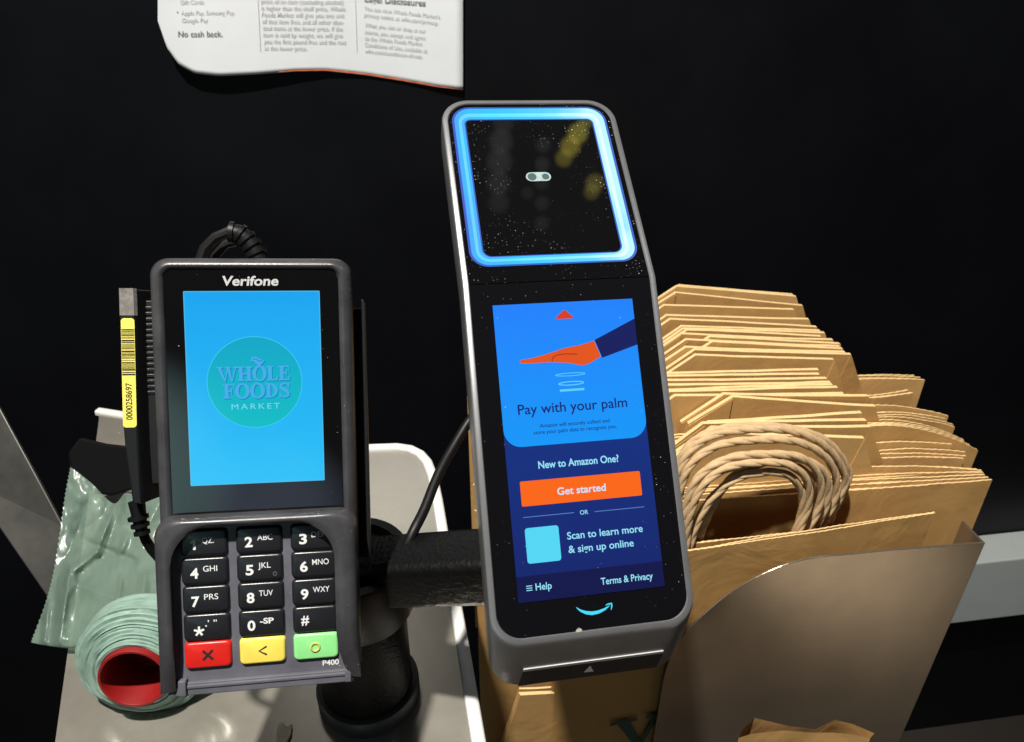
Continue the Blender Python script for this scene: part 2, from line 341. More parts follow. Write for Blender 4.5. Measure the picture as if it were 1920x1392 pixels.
# slab-serif letters, drawn on a unit cap height; each returns (list of outlines, advance)
def bar(x0, x1, y0, y1): return [(x0, y0), (x1, y0), (x1, y1), (x0, y1)]
def ringpoly(cx, cy, rx, ry, tx, ty, n=28):
    out = []
    for k in range(n):
        a0, a1 = 2 * math.pi * k / n, 2 * math.pi * (k + 1) / n
        out.append([(cx + rx * math.cos(a0), cy + ry * math.sin(a0)), (cx + rx * math.cos(a1), cy + ry * math.sin(a1)),
                    (cx + (rx - tx) * math.cos(a1), cy + (ry - ty) * math.sin(a1)), (cx + (rx - tx) * math.cos(a0), cy + (ry - ty) * math.sin(a0))])
    return out
SE = .10
def serif(ch):
    if ch == 'W':
        return [[(.02, .97), (.27, .97), (.62, 0), (.50, 0)], [(.50, 0), (.60, 0), (.85, .97), (.75, .97)], [(.66, .97), (.92, .97), (1.12, 0), (1.02, 0)], [(1.04, 0), (1.14, 0), (1.42, .97), (1.32, .97)],
                bar(-.08, .42, .90, 1), bar(.58, 1.0, .90, 1), bar(1.18, 1.52, .90, 1)], 1.5
    if ch == 'H':
        return [bar(.12, .38, 0, 1), bar(.72, .98, 0, 1), bar(.3, .8, .45, .56), bar(0, .5, 0, SE), bar(0, .5, 1 - SE, 1), bar(.6, 1.1, 0, SE), bar(.6, 1.1, 1 - SE, 1)], 1.12
    if ch == 'O': return ringpoly(.53, .5, .53, .54, .27, .11), 1.08
    if ch == 'L': return [bar(.12, .38, 0, 1), bar(0, .5, 1 - SE, 1), bar(0, .80, 0, SE), [(.68, SE), (.80, 0), (.85, .30), (.78, .30)]], .88
    if ch == 'E': return [bar(.12, .38, 0, 1), bar(0, .80, 0, SE), bar(0, .78, 1 - SE, 1), bar(.3, .6, .46, .56), bar(.56, .64, .34, .68), [(.7, SE), (.80, 0), (.87, .30), (.79, .30)], [(.70, 1 - SE), (.78, 1), (.83, .72), (.75, .72)]], .92
    if ch == 'F': return [bar(.12, .38, 0, 1), bar(0, .5, 0, SE), bar(0, .78, 1 - SE, 1), bar(.3, .6, .46, .56), bar(.56, .64, .34, .68), [(.70, 1 - SE), (.78, 1), (.83, .72), (.75, .72)]], .84
    if ch == 'D':
        o = [bar(.12, .38, 0, 1), bar(0, .3, 0, SE), bar(0, .3, 1 - SE, 1)]
        pts = [(.3 + .62 * math.sin(a), .5 + .5 * math.cos(a)) for a in [math.pi * k / 14 for k in range(15)]]; pin = [(.3 + .36 * math.sin(a), .5 + .4 * math.cos(a)) for a in [math.pi * k / 14 for k in range(15)]]
        for k in range(14): o.append([pts[k], pts[k + 1], pin[k + 1], pin[k]])
        return o, .98
    if ch == 'S':
        c = [(.70, .80), (.60, .93), (.42, .97), (.22, .92), (.15, .76), (.24, .60), (.45, .51), (.64, .40), (.70, .24), (.60, .08), (.40, .03), (.22, .07), (.10, .22)]
        w = [.10, .10, .10, .16, .2, .25, .27, .25, .2, .16, .10, .1, .1]; o = []
        for k in range(len(c) - 1):
            (xa, ya), (xb, yb) = c[k], c[k + 1]; l = math.hypot(xb - xa, yb - ya); nx, ny = -(yb - ya) / l, (xb - xa) / l; h, j = w[k] / 2, w[k + 1] / 2
            o.append([(xa + nx * h, ya + ny * h), (xa - nx * h, ya - ny * h), (xb - nx * j, yb - ny * j), (xb + nx * j, yb + ny * j)])
        o += [bar(.69, .77, .70, 1), bar(.05, .13, 0, .32)]
        return o, .82
def serif_word(m, word, x0, x1, y0, cap, z, fn=None):
    adv = 0; out = []
    for ch in word:
        ps, a_ = serif(ch)
        out += [[(x + adv, y) for x, y in pp] for pp in ps]; adv += a_
    s_ = (x1 - x0) / adv
    for i, pp in enumerate(out):
        q = [(x0 + x * s_, y0 + y * cap) for x, y in pp]; zz = z + i * .002
        m.add([fn(x, y, zz) if fn else (x, y, zz) for x, y in q], [tuple(range(len(q)))])
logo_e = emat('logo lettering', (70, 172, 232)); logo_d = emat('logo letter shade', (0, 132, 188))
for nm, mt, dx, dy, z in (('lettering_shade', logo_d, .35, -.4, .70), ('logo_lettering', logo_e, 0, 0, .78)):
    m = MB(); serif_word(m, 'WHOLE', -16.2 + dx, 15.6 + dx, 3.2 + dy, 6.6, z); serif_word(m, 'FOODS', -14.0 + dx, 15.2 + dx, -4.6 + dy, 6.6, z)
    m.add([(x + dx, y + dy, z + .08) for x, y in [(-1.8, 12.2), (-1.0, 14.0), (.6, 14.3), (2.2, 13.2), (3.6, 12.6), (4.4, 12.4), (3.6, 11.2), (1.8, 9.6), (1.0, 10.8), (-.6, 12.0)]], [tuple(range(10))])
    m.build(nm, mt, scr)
m = MB(); m.ribbon([(-.6, 12.9), (.4, 13.2), (1.6, 12.4), (2.8, 12.1), (3.6, 12.3)], .35, .90); m.build('leaf_vein', logo_d, scr)
m = MB(); text(m, 'MARKET', -10.6, -9.6, .80, 10.4, 2.5, bold=.0, spacing=1.35); m.build('market_lettering', emat('market lettering', (120, 214, 246)), scr)
m = MB(); text(m, 'Verifone', -12.6, 46.2, .62, 11.4, 4.2, bold=.025, shear=.12); m.build('maker_lettering', mat('silver print', (.38, .385, .40), .45), rd)
# keypad
m = MB(); m.prism(rrect(-40.5, 40.5, -133.5, -60.5, 3), -.4, .8); kp = m.build('keypad_plate', M['plate'], rd)
LEG = [('1', 'QZ.'), ('2', 'ABC'), ('3', 'DEF'), ('4', 'GHI'), ('5', 'JKL'), ('6', 'MNO'), ('7', 'PRS'), ('8', 'TUV'), ('9', 'WXY'), ('*', ",' \""), ('0', '-SP'), ('#', None)]
for r_ in range(5):
    for c_ in range(3):
        cx = (-24.3, -.4, 23.6)[c_]; cy = -69.4 - 13.02 * r_; i = r_ * 3 + c_
        mt = M['key'] if r_ < 4 else (M['keyr'], M['keyy'], M['keyg'])[c_]
        m = MB(); h = 2.6
        m.loft([[(x, y, .8) for x, y in rrect(cx - 10.3, cx + 10.3, cy - 6.2, cy + 6.2, 2, 4)], [(x, y, h - .7) for x, y in rrect(cx - 10, cx + 10, cy - 5.95, cy + 5.95, 2, 4)],
                [(x, y, h - .15) for x, y in rrect(cx - 9.7, cx + 9.7, cy - 5.65, cy + 5.65, 1.8, 4)], [(x, y, h) for x, y in rrect(cx - 9, cx + 9, cy - 5, cy + 5, 1.5, 4)]], False)
        k = m.build('key', mt, rd, smooth=True, sharp=60)
        if r_ == 4: k['label'] = ('red cancel key with black cross', 'yellow key with black left arrow', 'green enter key with worn ring')[c_]
        m = MB(); z = h + .06
        if i < 12:
            big, small = LEG[i]
            if big == '*':
                for k_ in range(5):
                    a_ = rad(90 + 72 * k_); m.ribbon([(cx - 3.4, cy - 1.6), (cx - 3.4 + 2.3 * math.cos(a_), cy - 1.6 + 2.3 * math.sin(a_))], .95, z + .01 * k_)
            elif big == '1': m.add([(cx - 4.6 + x, cy - 3.0 + y, z) for x, y in [(0, 0), (1.1, 0), (1.1, 4.6), (.3, 4.6), (-1.1, 3.6), (-1.1, 2.8), (0, 3.4)]], [tuple(range(7))])
            elif big == '#': text(m, '#', cx - 6.4, cy - 2.0, z, cx - 2.8, 4.4, bold=.02)
            else: text(m, big, cx - 6.2, cy - 3.0, z, cx - 2.75, 4.6, bold=.03)
            if small: text(m, small, cx - .7, cy + (-.2 if big != '*' else .6), z, cx + {'1': 4.4, '2': 6.0, '6': 6.8, '9': 6.8, '5': 4.8, '*': 4.4}.get(big, 5.4), 2.6, bold=.004 if big != '0' else .03)
            m.build('legend', M['legend'], k)
        elif i == 12:
            m.ribbon([(cx - 2.2, cy - 2.2), (cx + 2.2, cy + 2.2)], 1.2, z); m.ribbon([(cx - 2.2, cy + 2.2), (cx + 2.2, cy - 2.2)], 1.2, z + .02); m.build('legend', M['legenddark'], k)
        elif i == 13:
            m.ribbon([(cx + 1.9, cy + 2.0), (cx - 1.5, cy), (cx + 1.9, cy - 2.0)], .9, z); m.build('legend', M['legenddark'], k)
        else:
            m.tube([(x, y, h + .1) for x, y in ell(cx - .4, cy - .2, 1.9, 1.9, 24)] + [(cx + 1.5, cy - .2, h + .1)], .55, 8); m.build('legend', mat('worn ring paint', (.42, .44, .10), .5, var=.5, vscale=400), k)
        if big == '5' and i == 4:
            m = MB(); m.tube([(x, y, h + .05) for x, y in ell(cx + 6.6, cy - 3.2, .8, .8, 16)] + [(cx + 7.4, cy - 3.2, h + .05)], .16, 6); m.build('tactile_ring', mat('tactile ring', (.10, .10, .11), .4), k)
m = MB(); text(m, 'P400', 26.2, -131.6, .9, 33.7, 2.5, bold=.02); m.build('model_lettering', M['legend'], rd)
# privacy shield: a U of curved wall round the keypad, open at the bottom
def ushape(xl, xr, yb, yt, r, n=12):
    o = [(xl, yb + (yt - r - yb) * k / 8) for k in range(9)]
    o += [(xl + r - r * math.cos(rad(90 * k / n)), yt - r + r * math.sin(rad(90 * k / n))) for k in range(1, n + 1)]
    o += [(xl + r + (xr - xl - 2 * r) * k / 8, yt) for k in range(1, 9)]
    o += [(xr - r + r * math.sin(rad(90 * k / n)), yt - r + r * math.cos(rad(90 * k / n))) for k in range(1, n + 1)]
    o += [(xr, yt - r + (yb - yt + r) * k / 8) for k in range(1, 9)]
    return o
HV = 9.0
prof = [(ushape(-44.6, 43.6, -138, -56.6, 8), 0), (ushape(-44.4, 43.4, -138, -56.9, 8.5), .55), (ushape(-43.2, 42.0, -137.6, -57.4, 10), .86), (ushape(-41.2, 39.6, -137.3, -58.2, 13), .975), (ushape(-39.6, 37.0, -137, -59.0, 16), 1.0),
        (ushape(-38.2, 34.6, -136.6, -59.8, 17.5), .975), (ushape(-37.4, 33.4, -136.2, -60.5, 18), .90), (ushape(-38.6, 34.4, -136, -60.8, 17), .5), (ushape(-40.2, 37.6, -136, -60.2, 15), .04)]
m = MB(); rings = []
for ring, hz in prof:
    out = []
    for j, (x, y) in enumerate(ring):
        # the wall runs down to nothing at the bottom end, and flares outwards there
        q = min(1, max(0, (-112 - y) / 26)); hh = HV * (1 - .62 * q ** 1.6); fl = 6.0 * q ** 2 * (1 if x > 0 else -.35) * (1 if hz > .3 else 0)
        lim = 43.6
        out.append((min(x + fl, lim + hz * .2) if x > 0 else x + fl * .5, y, hz * hh + .2))
    rings.append(out)
m.loft(rings, False, False, closed=False)
n_ = len(rings[0])
for e in (0, n_ - 1): m.add([r_[e] for r_ in rings], [tuple(range(len(rings)))])
m.build('privacy_shield', M['reader'], rd, smooth=True, sharp=70)
# bottom lip under the keypad
m = MB(); m.box(-38.5, 40.2, -139.6, -133.6, -3, 3.0); m.box(-36, 38.5, -136.4, -134.6, .9, 3.6); m.box(-37.2, -33.8, -139, -131.8, .9, 4.8); m.box(36.5, 39.4, -139, -133, .9, 4.8)
m.box(-44, -24, -141.5, -137, -8, -3.1); m.box(18, 38, -141, -138, -8, -3.1)
m.build('bottom_lip', M['plate'], rd, bevel=.5)
# flat black wing standing out behind the right side
m = MB(); m.prism([(47.6, -92), (49.4, -92), (49.4, 38), (48.4, 40), (47.6, 40)], -26, -12); m.box(36, 48, -88, 36, -25, -21); m.build('side_wing', M['readerdark'], rd, bevel=.4)

# connector bar with the barcode sticker, left of the reader
cn = thing('cable_connector', 'long black connector bar with yellow barcode sticker clipped beside the reader', 'connector', RP)
inv = RP.inverted()
def rl(px, py, z):
    """photo direction -> reader-local millimetres on the plane z"""
    p_ = on_plane(px, py, RP @ Vector((0, 0, z / 1000)), RP.to_3x3() @ Vector((0, 0, 1))); return inv @ p_ * 1000
ZC = -8
stn = [(543, 219, 253), (560, 219.5, 254), (780, 226, 259), (850, 232, 262), (945, 245.5, 268.5)]
rings = []
for y, xl, xr in stn:
    a_, b_ = rl(xl, y, ZC), rl(xr, y, ZC); d = 24
    rings.append([a_ + Vector((.3, 0, -2)), a_ + Vector((1, 0, 0)), b_ + Vector((-.8, 0, 0)), b_ + Vector((.3, 0, -1.5)), b_ + Vector((7.0, 0, -d)), a_ + Vector((2, 0, -d))])
m = MB(); m.loft(rings); m.build('body', M['readerdark'], cn, smooth=True, sharp=25, bevel=.5)
m = MB(); a_ = rl(262, 570, ZC - 6); m.box(a_.x + 1, a_.x + 5, -45, 40, ZC - 26, ZC - 8)
for k in range(16): m.box(a_.x + 1, a_.x + 5.6, 36 - k * 2.6, 37.4 - k * 2.6, ZC - 24, ZC - 7.4)
m.build('clip_rack', M['readerdark'], cn, bevel=.2)
def bar_ring(y, xl, xr):
    a_, b_ = rl(xl, y, ZC), rl(xr, y, ZC); return [a_ + Vector((.3, 0, -2)), a_ + Vector((1, 0, 0)), b_ + Vector((-.8, 0, 0)), b_ + Vector((.3, 0, -1.5))]
m = MB(); u_ = Vector((0, .3, .14))
m.loft([[v + u_ for v in bar_ring(*q_)] + [v + Vector((0, .3, -1.2)) for v in bar_ring(*q_)[::-1]] for q_ in ((542, 219, 253), (560, 219.5, 254), (593, 220.4, 254.9))])
m.build('worn_lit_end', mat('scuffed plastic end with painted highlight', (.15, .14, .13), .5, var=.6, vscale=260), cn)['label'] = 'scuffed top end with highlight painted in pale grey'  # scuffed end cap; its highlight is put into the paler grey
# sticker: four corners on the front face
s0, s1, s2, s3 = rl(226.5, 597, ZC), rl(252, 597, ZC), rl(256.6, 801.5, ZC), rl(231, 802, ZC)
def stick(u, v, z=0): return s3 * (1 - u) * (1 - v) + s2 * u * (1 - v) + s1 * u * v + s0 * (1 - u) * v + Vector((0, 0, z))
SH = (s0 - s3).length; SW = (s1 - s0).length
def sfn(x, y, z): return stick(x / SW, y / SH, z)
m = MB(); pts = rrect(0, SW, 0, SH, 1.4); m.add([sfn(x, y, .15) for x, y in pts], [tuple(range(len(pts)))]); st = m.build('barcode_sticker', M['yellow'], cn)
m = MB(); yy = SH * .48; random.seed(5)
while yy < SH * .91:
    w_ = random.choice([.22, .22, .42, .42, .7]); m.add([sfn(x, y, .24) for x, y in bar(.15, SW - .15, yy, yy + w_)], [(0, 1, 2, 3)]); yy += w_ + random.choice([.28, .4, .6])
m.build('barcode', M['legenddark'], st)
m = MB(); text(m, '0000258697', SW * .70, SH * .07, .24, SW * .70 + SH * .34, 2.6, bold=.012, rot=math.pi / 2, fn=sfn); m.build('serial_number', M['legenddark'], st)
P0 = rl(257, 945, ZC - 8)
pth = [P0, rl(262, 975, ZC - 8), rl(268, 1000, ZC - 8)]
m = MB(); m.tube([rl(256, 940, ZC - 9), rl(266, 998, ZC - 9)], lambda t: 3.9 - 1.2 * t)
for k in range(3): m.tube([rl(259 + 3.4 * k, 968 + 14 * k, ZC - 9), rl(260.2 + 3.4 * k, 974 + 14 * k, ZC - 9)], 4.7 - .5 * k, 12)
m.build('strain_relief', M['rubber'], cn, smooth=True)
m = MB(); m.tube([rl(x, y, ZC - 9 - 2 * i) for i, (x, y) in enumerate([(265, 990), (273, 1012), (284, 1030), (298, 1046), (316, 1062), (350, 1090)])], 2.3); m.build('cable', M['rubber'], cn, smooth=True)

# cable looping out of the top of the reader
cb = thing('power_cable', 'black cable with ribbed sleeve looping behind the top of the card reader', 'cable', RP)
zc = -20
m = MB(); P_ = [rl(x, y, zc) for x, y in [(360, 560), (372, 500), (384, 466), (404, 446), (428, 436), (448, 437)]]
m.tube(P_, 2.6); m.tube([rl(x, y, zc - 9) for x, y in [(392, 540), (404, 480), (424, 458), (452, 452), (470, 470), (478, 520)]], 2.3); m.build('wire', M['rubber'], cb, smooth=True)
sp = [(430, 436), (446, 438), (458, 446), (468, 457), (477, 470), (484, 484), (490, 500)]
m = MB(); m.tube([rl(x, y, zc) for x, y in sp], 4.2, 12)
for k in range(5):
    a_, b_ = rl(*sp[k], zc), rl(*sp[k + 1], zc); m.tube([a_, a_ + (b_ - a_) * .55], 5.2, 12)
m.build('ribbed_sleeve', M['rubber'], cb, smooth=True)

# ================================================================= palm scanner
SP = pose([[0.9832, -0.0884, 0.1594], [0.0637, 0.986, 0.1539], [-0.1708, -0.1411, 0.9752]], (0.0303, -0.0338, -0.35))
ps = thing('palm_scanner', 'grey metal palm scanner with glowing blue ring and upright touch screen', 'scanner', SP)
HY, PHI = 78.0, .3017; cp, sp_ = math.cos(PHI), math.sin(PHI)
def bend(x, s_, z):
    if s_ < HY - .01: return (x, s_, z)
    if s_ < HY + .01: return (x, HY + z * math.sin(PHI / 2) / math.cos(PHI / 2) * 1.0, z)
    s_ -= HY; return (x, HY + s_ * cp + z * sp_, -s_ * sp_ + z * cp)
def sring(hx, y0, y1, rb, rt, z, n=10):
    pts = rrect(-hx, hx, y0, y1, [rb, rb, rt, rt], n); out = []
    for i, (x, y) in enumerate(pts):
        out.append((x, y))
        if i == 2 * n + 1 - n - 1 + n: pass
    # insert vertices on the fold line, along both straight sides
    res = []
    for i, a_ in enumerate(out):
        res.append(a_); b_ = out[(i + 1) % len(out)]
        if abs(a_[0] - b_[0]) < 1e-6 and abs(a_[1] - b_[1]) > 50:
            lo, hi = sorted((a_[1], b_[1])); cut = [HY]
            res += [(a_[0], c_) for c_ in (cut if a_[1] < b_[1] else cut[::-1])]
    return [bend(x, y, z) for x, y in res]
TOP = HY + 115.2
m = MB()
m.loft([sring(38, -104, TOP - 8, 12, 16, -32), sring(44.5, -107.3, TOP - 2, 14, 15, -27), sring(46.8, -106.8, TOP, 14, 15, -21.5), sring(47.3, -97.8, TOP + .2, 14, 15, -12), sring(47.4, -86.8, TOP + .3, 13.5, 15, -1.6), sring(47.1, -85.5, TOP + .1, 13.2, 14.8, -.4),
        sring(46.4, -84.7, TOP - .6, 12.6, 14.2, 0), sring(44.5, -82.8, TOP - 2.3, 11.3, 12.6, 0), sring(44.1, -82.4, TOP - 2.7, 11, 12.2, -.5), sring(44.0, -82.3, TOP - 2.8, 11, 12.2, -1.5)])
m.build('housing', M['alu'], ps, smooth=True, sharp=30)
# front glass in two panes meeting at the fold
low = [(x, y) for x, y in rrect(-44, 44, -82.2, HY - .25, [11, 11, .3, .3], 10)]
m = MB(); m.loft([[(x, y, -1.2) for x, y in low], [(x, y, -.25) for x, y in low]]); m.build('lower_glass', M['glassd'], ps)
upp = rrect(-44, 44, HY + .25, TOP - 3, [.3, .3, 12, 12], 10)
def up3(pts, z): return [(x, HY + (y - HY) * cp + z * sp_, -(y - HY) * sp_ + z * cp) for x, y in pts]
m = MB(); m.loft([up3(upp, -1.2), up3(upp, -.25)]); m.build('upper_glass', M['palm'], ps)
# glowing ring: soft outer border and bright inner band, each of real width
o_ = rrect(-42.2, 41.4, HY + 9.3, HY + 110.0, [9, 9, 10, 10], 10); b_ = rrect(-41.0, 40.2, HY + 10.2, HY + 109.0, [8.2, 8.2, 9.2, 9.2], 10); i_ = rrect(-35.9, 33.9, HY + 14.6, HY + 101.6, [4.5, 4.5, 3.5, 3.5], 10); j_ = rrect(-35.2, 33.2, HY + 15.1, HY + 101.0, [4, 4, 3, 3], 10)
def ringmat(name, stops, strength):
    m_ = mat(name, (.01, .01, .01), .15, spec=.3); N, L = m_.node_tree.nodes, m_.node_tree.links; p = N['Principled BSDF']
    t = N.new('ShaderNodeTexCoord'); s = N.new('ShaderNodeSeparateXYZ'); L.new(t.outputs['Object'], s.inputs[0])
    n = N.new('ShaderNodeTexNoise'); n.inputs['Scale'].default_value = 45; L.new(t.outputs['Object'], n.inputs['Vector'])
    r = N.new('ShaderNodeMapRange'); r.inputs['From Min'].default_value = -.05; r.inputs['From Max'].default_value = .045; L.new(s.outputs['X'], r.inputs['Value'])
    a_ = N.new('ShaderNodeMath'); a_.operation = 'MULTIPLY_ADD'; L.new(n.outputs['Fac'], a_.inputs[0]); a_.inputs[1].default_value = .5; L.new(r.outputs['Result'], a_.inputs[2])
    s2 = N.new('ShaderNodeMath'); s2.operation = 'SUBTRACT'; L.new(a_.outputs[0], s2.inputs[0]); s2.inputs[1].default_value = .25
    cr = N.new('ShaderNodeValToRGB'); L.new(s2.outputs[0], cr.inputs[0])
    while len(cr.color_ramp.elements) < len(stops): cr.color_ramp.elements.new(.5)
    for e, (pos, c) in zip(cr.color_ramp.elements, stops): e.position = pos; e.color = lin(*c)
    L.new(cr.outputs[0], p.inputs['Emission Color']); p.inputs['Emission Strength'].default_value = strength
    return m_
m = MB(); m.loft([up3(b_, .02), up3(i_, .02)], False, False)
lr = m.build('light_ring', ringmat('ring glow', [(0, (66, 160, 250)), (.35, (40, 188, 252)), (.7, (90, 206, 252)), (.93, (180, 238, 252))], 1.1), ps)
ka_ = rrect(-38.9, 37.3, HY + 12.0, HY + 105.6, [6.6, 6.6, 6.4, 6.4], 10); kb_ = rrect(-37.3, 35.5, HY + 13.4, HY + 103.2, [5.4, 5.4, 4.8, 4.8], 10)
m = MB(); m.loft([up3(ka_, .06), up3(kb_, .06)], False, False); m.build('ring_core', ringmat('ring core glow', [(0, (104, 186, 253)), (.35, (80, 214, 254)), (.65, (140, 224, 254)), (.9, (214, 248, 254))], 1.2), lr)
m = MB(); m.loft([up3(o_, -.02), up3(b_, -.02)], False, False); m.loft([up3(i_, -.02), up3(j_, -.02)], False, False)
m.build('ring_border', ringmat('ring border glow', [(0, (70, 104, 226)), (.5, (20, 112, 230)), (1, (72, 120, 232))], .75), lr)
m = MB(); c_ = rrect(-8.2, 4.8, HY + 59.7, HY + 65.4, 2.8, 6); m.loft([up3(c_, -.3), up3(c_, .15)]); cw_ = m.build('camera_window', mat('camera window', (.22, .30, .30), .12, spec=.6, var=.25, vscale=300), ps)
m = MB()
for cx, r_ in ((-5.1, 2.3), (2.0, 1.9)):
    e_ = ell(cx, HY + 62.5, r_, r_, 20); m.loft([up3(e_, .1), up3(e_, .28)])
m.build('lens', mat('camera lens', (.05, .075, .085), .05, spec=.8), cw_)
# touch screen and what it shows
m = MB(); m.poly([(-34, -67.4), (34, -67.4), (34, 67.4), (-34, 67.4)], 0); ts = m.build('touch_screen', screenmat('scanner screen', lin(2, 28, 104), lin(0, 44, 128), -.067, .01, dust=.07), ps)
def art(name, c, polys=None, z=.03, fn=None, strength=1.0, m_=None, mt=None):
    mm = m_ or MB()
    for i, pp in enumerate(polys or []): mm.poly(pp, z + i * .01)
    return mm.build(name, mt or emat(name.replace('_', ' ') + ' glow', c, strength), ts)
art('picture_panel', None, [rrect(-34, 34, .9, 67.4, [8, 8, .01, .01], 8)], .04, mt=screenmat('picture panel', lin(0, 150, 248), lin(24, 128, 252), .001, .067, dust=.04))
art('footer_bar', (3, 14, 72), [[(-34, -67.4), (34, -67.4), (34, -56.2), (-34, -56.2)]], .04)
art('arrow_mark', (214, 62, 14), [[(-4.2, 59.3), (3.6, 59.3), (4.0, 60.0), (.4, 63.4), (-.4, 63.4), (-4.5, 60.0)]], .08)
hand = [(-23.6, 40.2), (-22.9, 39.3), (-18, 39.1), (-8, 39.0), (-3, 38.4), (.8, 38.0), (3, 37.2), (5.5, 36.7), (8, 36.8), (11, 38.0), (15.4, 40.3), (12.9, 48.0), (10, 47.2), (6, 46.3), (.5, 45.6), (-3, 45.0), (-6, 44.1), (-12, 42.6), (-18, 41.4), (-22.8, 41.0)]
m = MB(); m.poly(hand, .08); m.poly([(x, y) for x, y in hand], .08 - .02); art('hand_picture', (226, 84, 18), m_=m)
m = MB(); m.ribbon([(-8.2, 39.2), (-8.2, 40.4), (-7.2, 41.6), (-5, 42.3), (-1.3, 42.5), (4.2, 42.0)], .35, .12); art('thumb_line', (130, 24, 14), m_=m)
art('sleeve_picture', (10, 24, 92), [[(13.2, 48.3), (16.0, 39.6), (17.2, 39.9), (34, 44.9), (34, 57.6)]], .10)
m = MB(); m.ribbon(ell(-.2, 32.7, 7.1, .65, 30) + [(6.9, 32.7)], .35, .08); m.ribbon(ell(-.2, 28.5, 6.0, .8, 30) + [(5.8, 28.5)], .5, .08)
m.ribbon([(-5.9, 25.3), (-5.8, 25.4), (5.7, 25.4), (5.8, 25.3)], [.6, 1.1, 1.1, .6], .08); art('hover_rings', (96, 206, 252), m_=m)
m = MB(); text(m, 'Pay with your palm', -26.5, 15.6, .09, 25.7, 4.6, bold=.008)
text(m, 'Amazon will securely collect and', -17, 9.0, .09, 16.3, 1.75, bold=.004); text(m, 'store your palm data to recognize you.', -20.1, 6.1, .09, 19.4, 1.75, bold=.004); art('pay_lettering', (12, 26, 104), m_=m)
m = MB(); text(m, 'New to Amazon One?', -19.4, -9.5, .05, 18.7, 3.3, bold=.022)
text(m, 'OR', -2.2, -31.8, .05, 1.7, 1.9, bold=.01)
text(m, 'Scan to learn more', -9.2, -42.2, .05, 26.5, 3.2, bold=.014); text(m, '& sign up online', -9.2, -48.2, .05, 21.5, 3.2, bold=.014)
art('caption_lettering', (150, 226, 248), m_=m)
m = MB(); m.ribbon([(-28.5, -30.6), (-4.9, -30.6)], .3, .05); m.ribbon([(4.6, -31.1), (28.4, -31.1)], .3, .05); art('divider_line', (96, 132, 200), m_=m)
art('start_button', (250, 102, 10), [rrect(-28.6, 28.1, -25.8, -14.6, .6, 3)], .05, mt=emat('start button', (250, 102, 10), 1, dust=.04))
m = MB(); text(m, 'Get started', -11.8, -22.1, .09, 11.1, 3.3, bold=.02); art('button_lettering', (206, 226, 246), m_=m)
art('code_tile', (84, 214, 244), [rrect(-28.3, -12.8, -51, -35.4, 1.3, 4)], .05)
m = MB(); text(m, 'Terms & Privacy', 4.3, -63.6, .08, 28.8, 3.0, bold=.014); art('terms_lettering', (150, 226, 248), m_=m)
m = MB(); text(m, 'Help', -25.7, -62.7, .08, -18.4, 3.0, bold=.014)
for k in range(3): m.ribbon([(-29.9, -62.4 + k * .95), (-27.2, -62.4 + k * .95)], .36, .08)
art('help_lettering', (150, 226, 248), m_=m)
# printed smile arrow under the screen, given a faint added glow
sm = [(-8.2, -72.0), (-6.4, -73.6), (-4.0, -74.8), (-1.2, -75.4), (1.8, -75.2), (4.8, -74.3), (7.2, -73.0)]
m = MB(); m.ribbon(sm, [.2, .9, 1.4, 1.6, 1.4, 1.0, .3], -.18); m.ribbon([(5.4, -72.7), (6.8, -72.2), (8.2, -72.3), (8.2, -73.4), (7.7, -75.0)], [.3, .6, .9, .7, .2], -.16)
m.build('smile_mark', mat('faintly glowing smile print', (.03, .36, .52), .4, emit=lin(20, 120, 160), estr=.25), ps)
# card slot under the chin: pale strip, dark recess, white arrow
def chin(x, s_, off=0):
    """point on the sloping chin; s_ = y in mm"""
    ys = [(-86.8, -1.6), (-97.8, -12), (-106.8, -21.5), (-107.6, -23)]
    for (ya, za), (yb, zb) in zip(ys, ys[1:]):
        if s_ >= yb: break
    f = (s_ - ya) / (yb - ya); z = za + (zb - za) * f; d = Vector((0, zb - za, -(yb - ya))).normalized()
    if d.z < 0: d = -d
    return Vector((x, s_, z)) + Vector((0, -abs(d.y), abs(d.z))) * off
def chinquad(m, x0, x1, ya, yb, o0, o1, x2=None, x3=None):
    x2 = x1 if x2 is None else x2; x3 = x0 if x3 is None else x3
    t_ = [chin(x0, ya, o1), chin(x1, ya, o1), chin(x2, yb, o1), chin(x3, yb, o1)]; b2 = [chin(x0, ya, o0), chin(x1, ya, o0), chin(x2, yb, o0), chin(x3, yb, o0)]
    m.add(b2 + t_, [(0, 1, 2, 3), (7, 6, 5, 4), (0, 4, 5, 1), (1, 5, 6, 2), (2, 6, 7, 3), (3, 7, 4, 0)])
m = MB(); chinquad(m, -32.5, 34.5, -99.2, -107.4, -.5, .35, 33.0, -34.0); cs = m.build('card_slot', M['slot'], ps)
m = MB(); chinquad(m, -32.4, 34.0, -97.9, -99.1, -.3, .5); m.build('slot_strip', mat('pale slot strip', (.42, .42, .42), .4), cs)
m = MB(); t_ = [chin(-3.4, -104.2, .5), chin(1.4, -104.4, .5), chin(-.9, -100.6, .5)]; m.add(t_, [(0, 1, 2)]); m.build('insert_arrow', M['white'], cs)
m = MB()
for v in ((-.062, -.0815),): pass
m.add([(x, y, z) for x, y, z in [(-9.6, -82.6, .05), (-8, -82.7, .1), (-6.4, -82.4, .1), (-7, -81.2, .5), (-8.2, -80.6, .9), (-9.2, -81.4, .5)]], [(0, 1, 2, 3, 4, 5)])
m.build('lint', mat('grey lint', (.4, .38, .35), .9), ps)

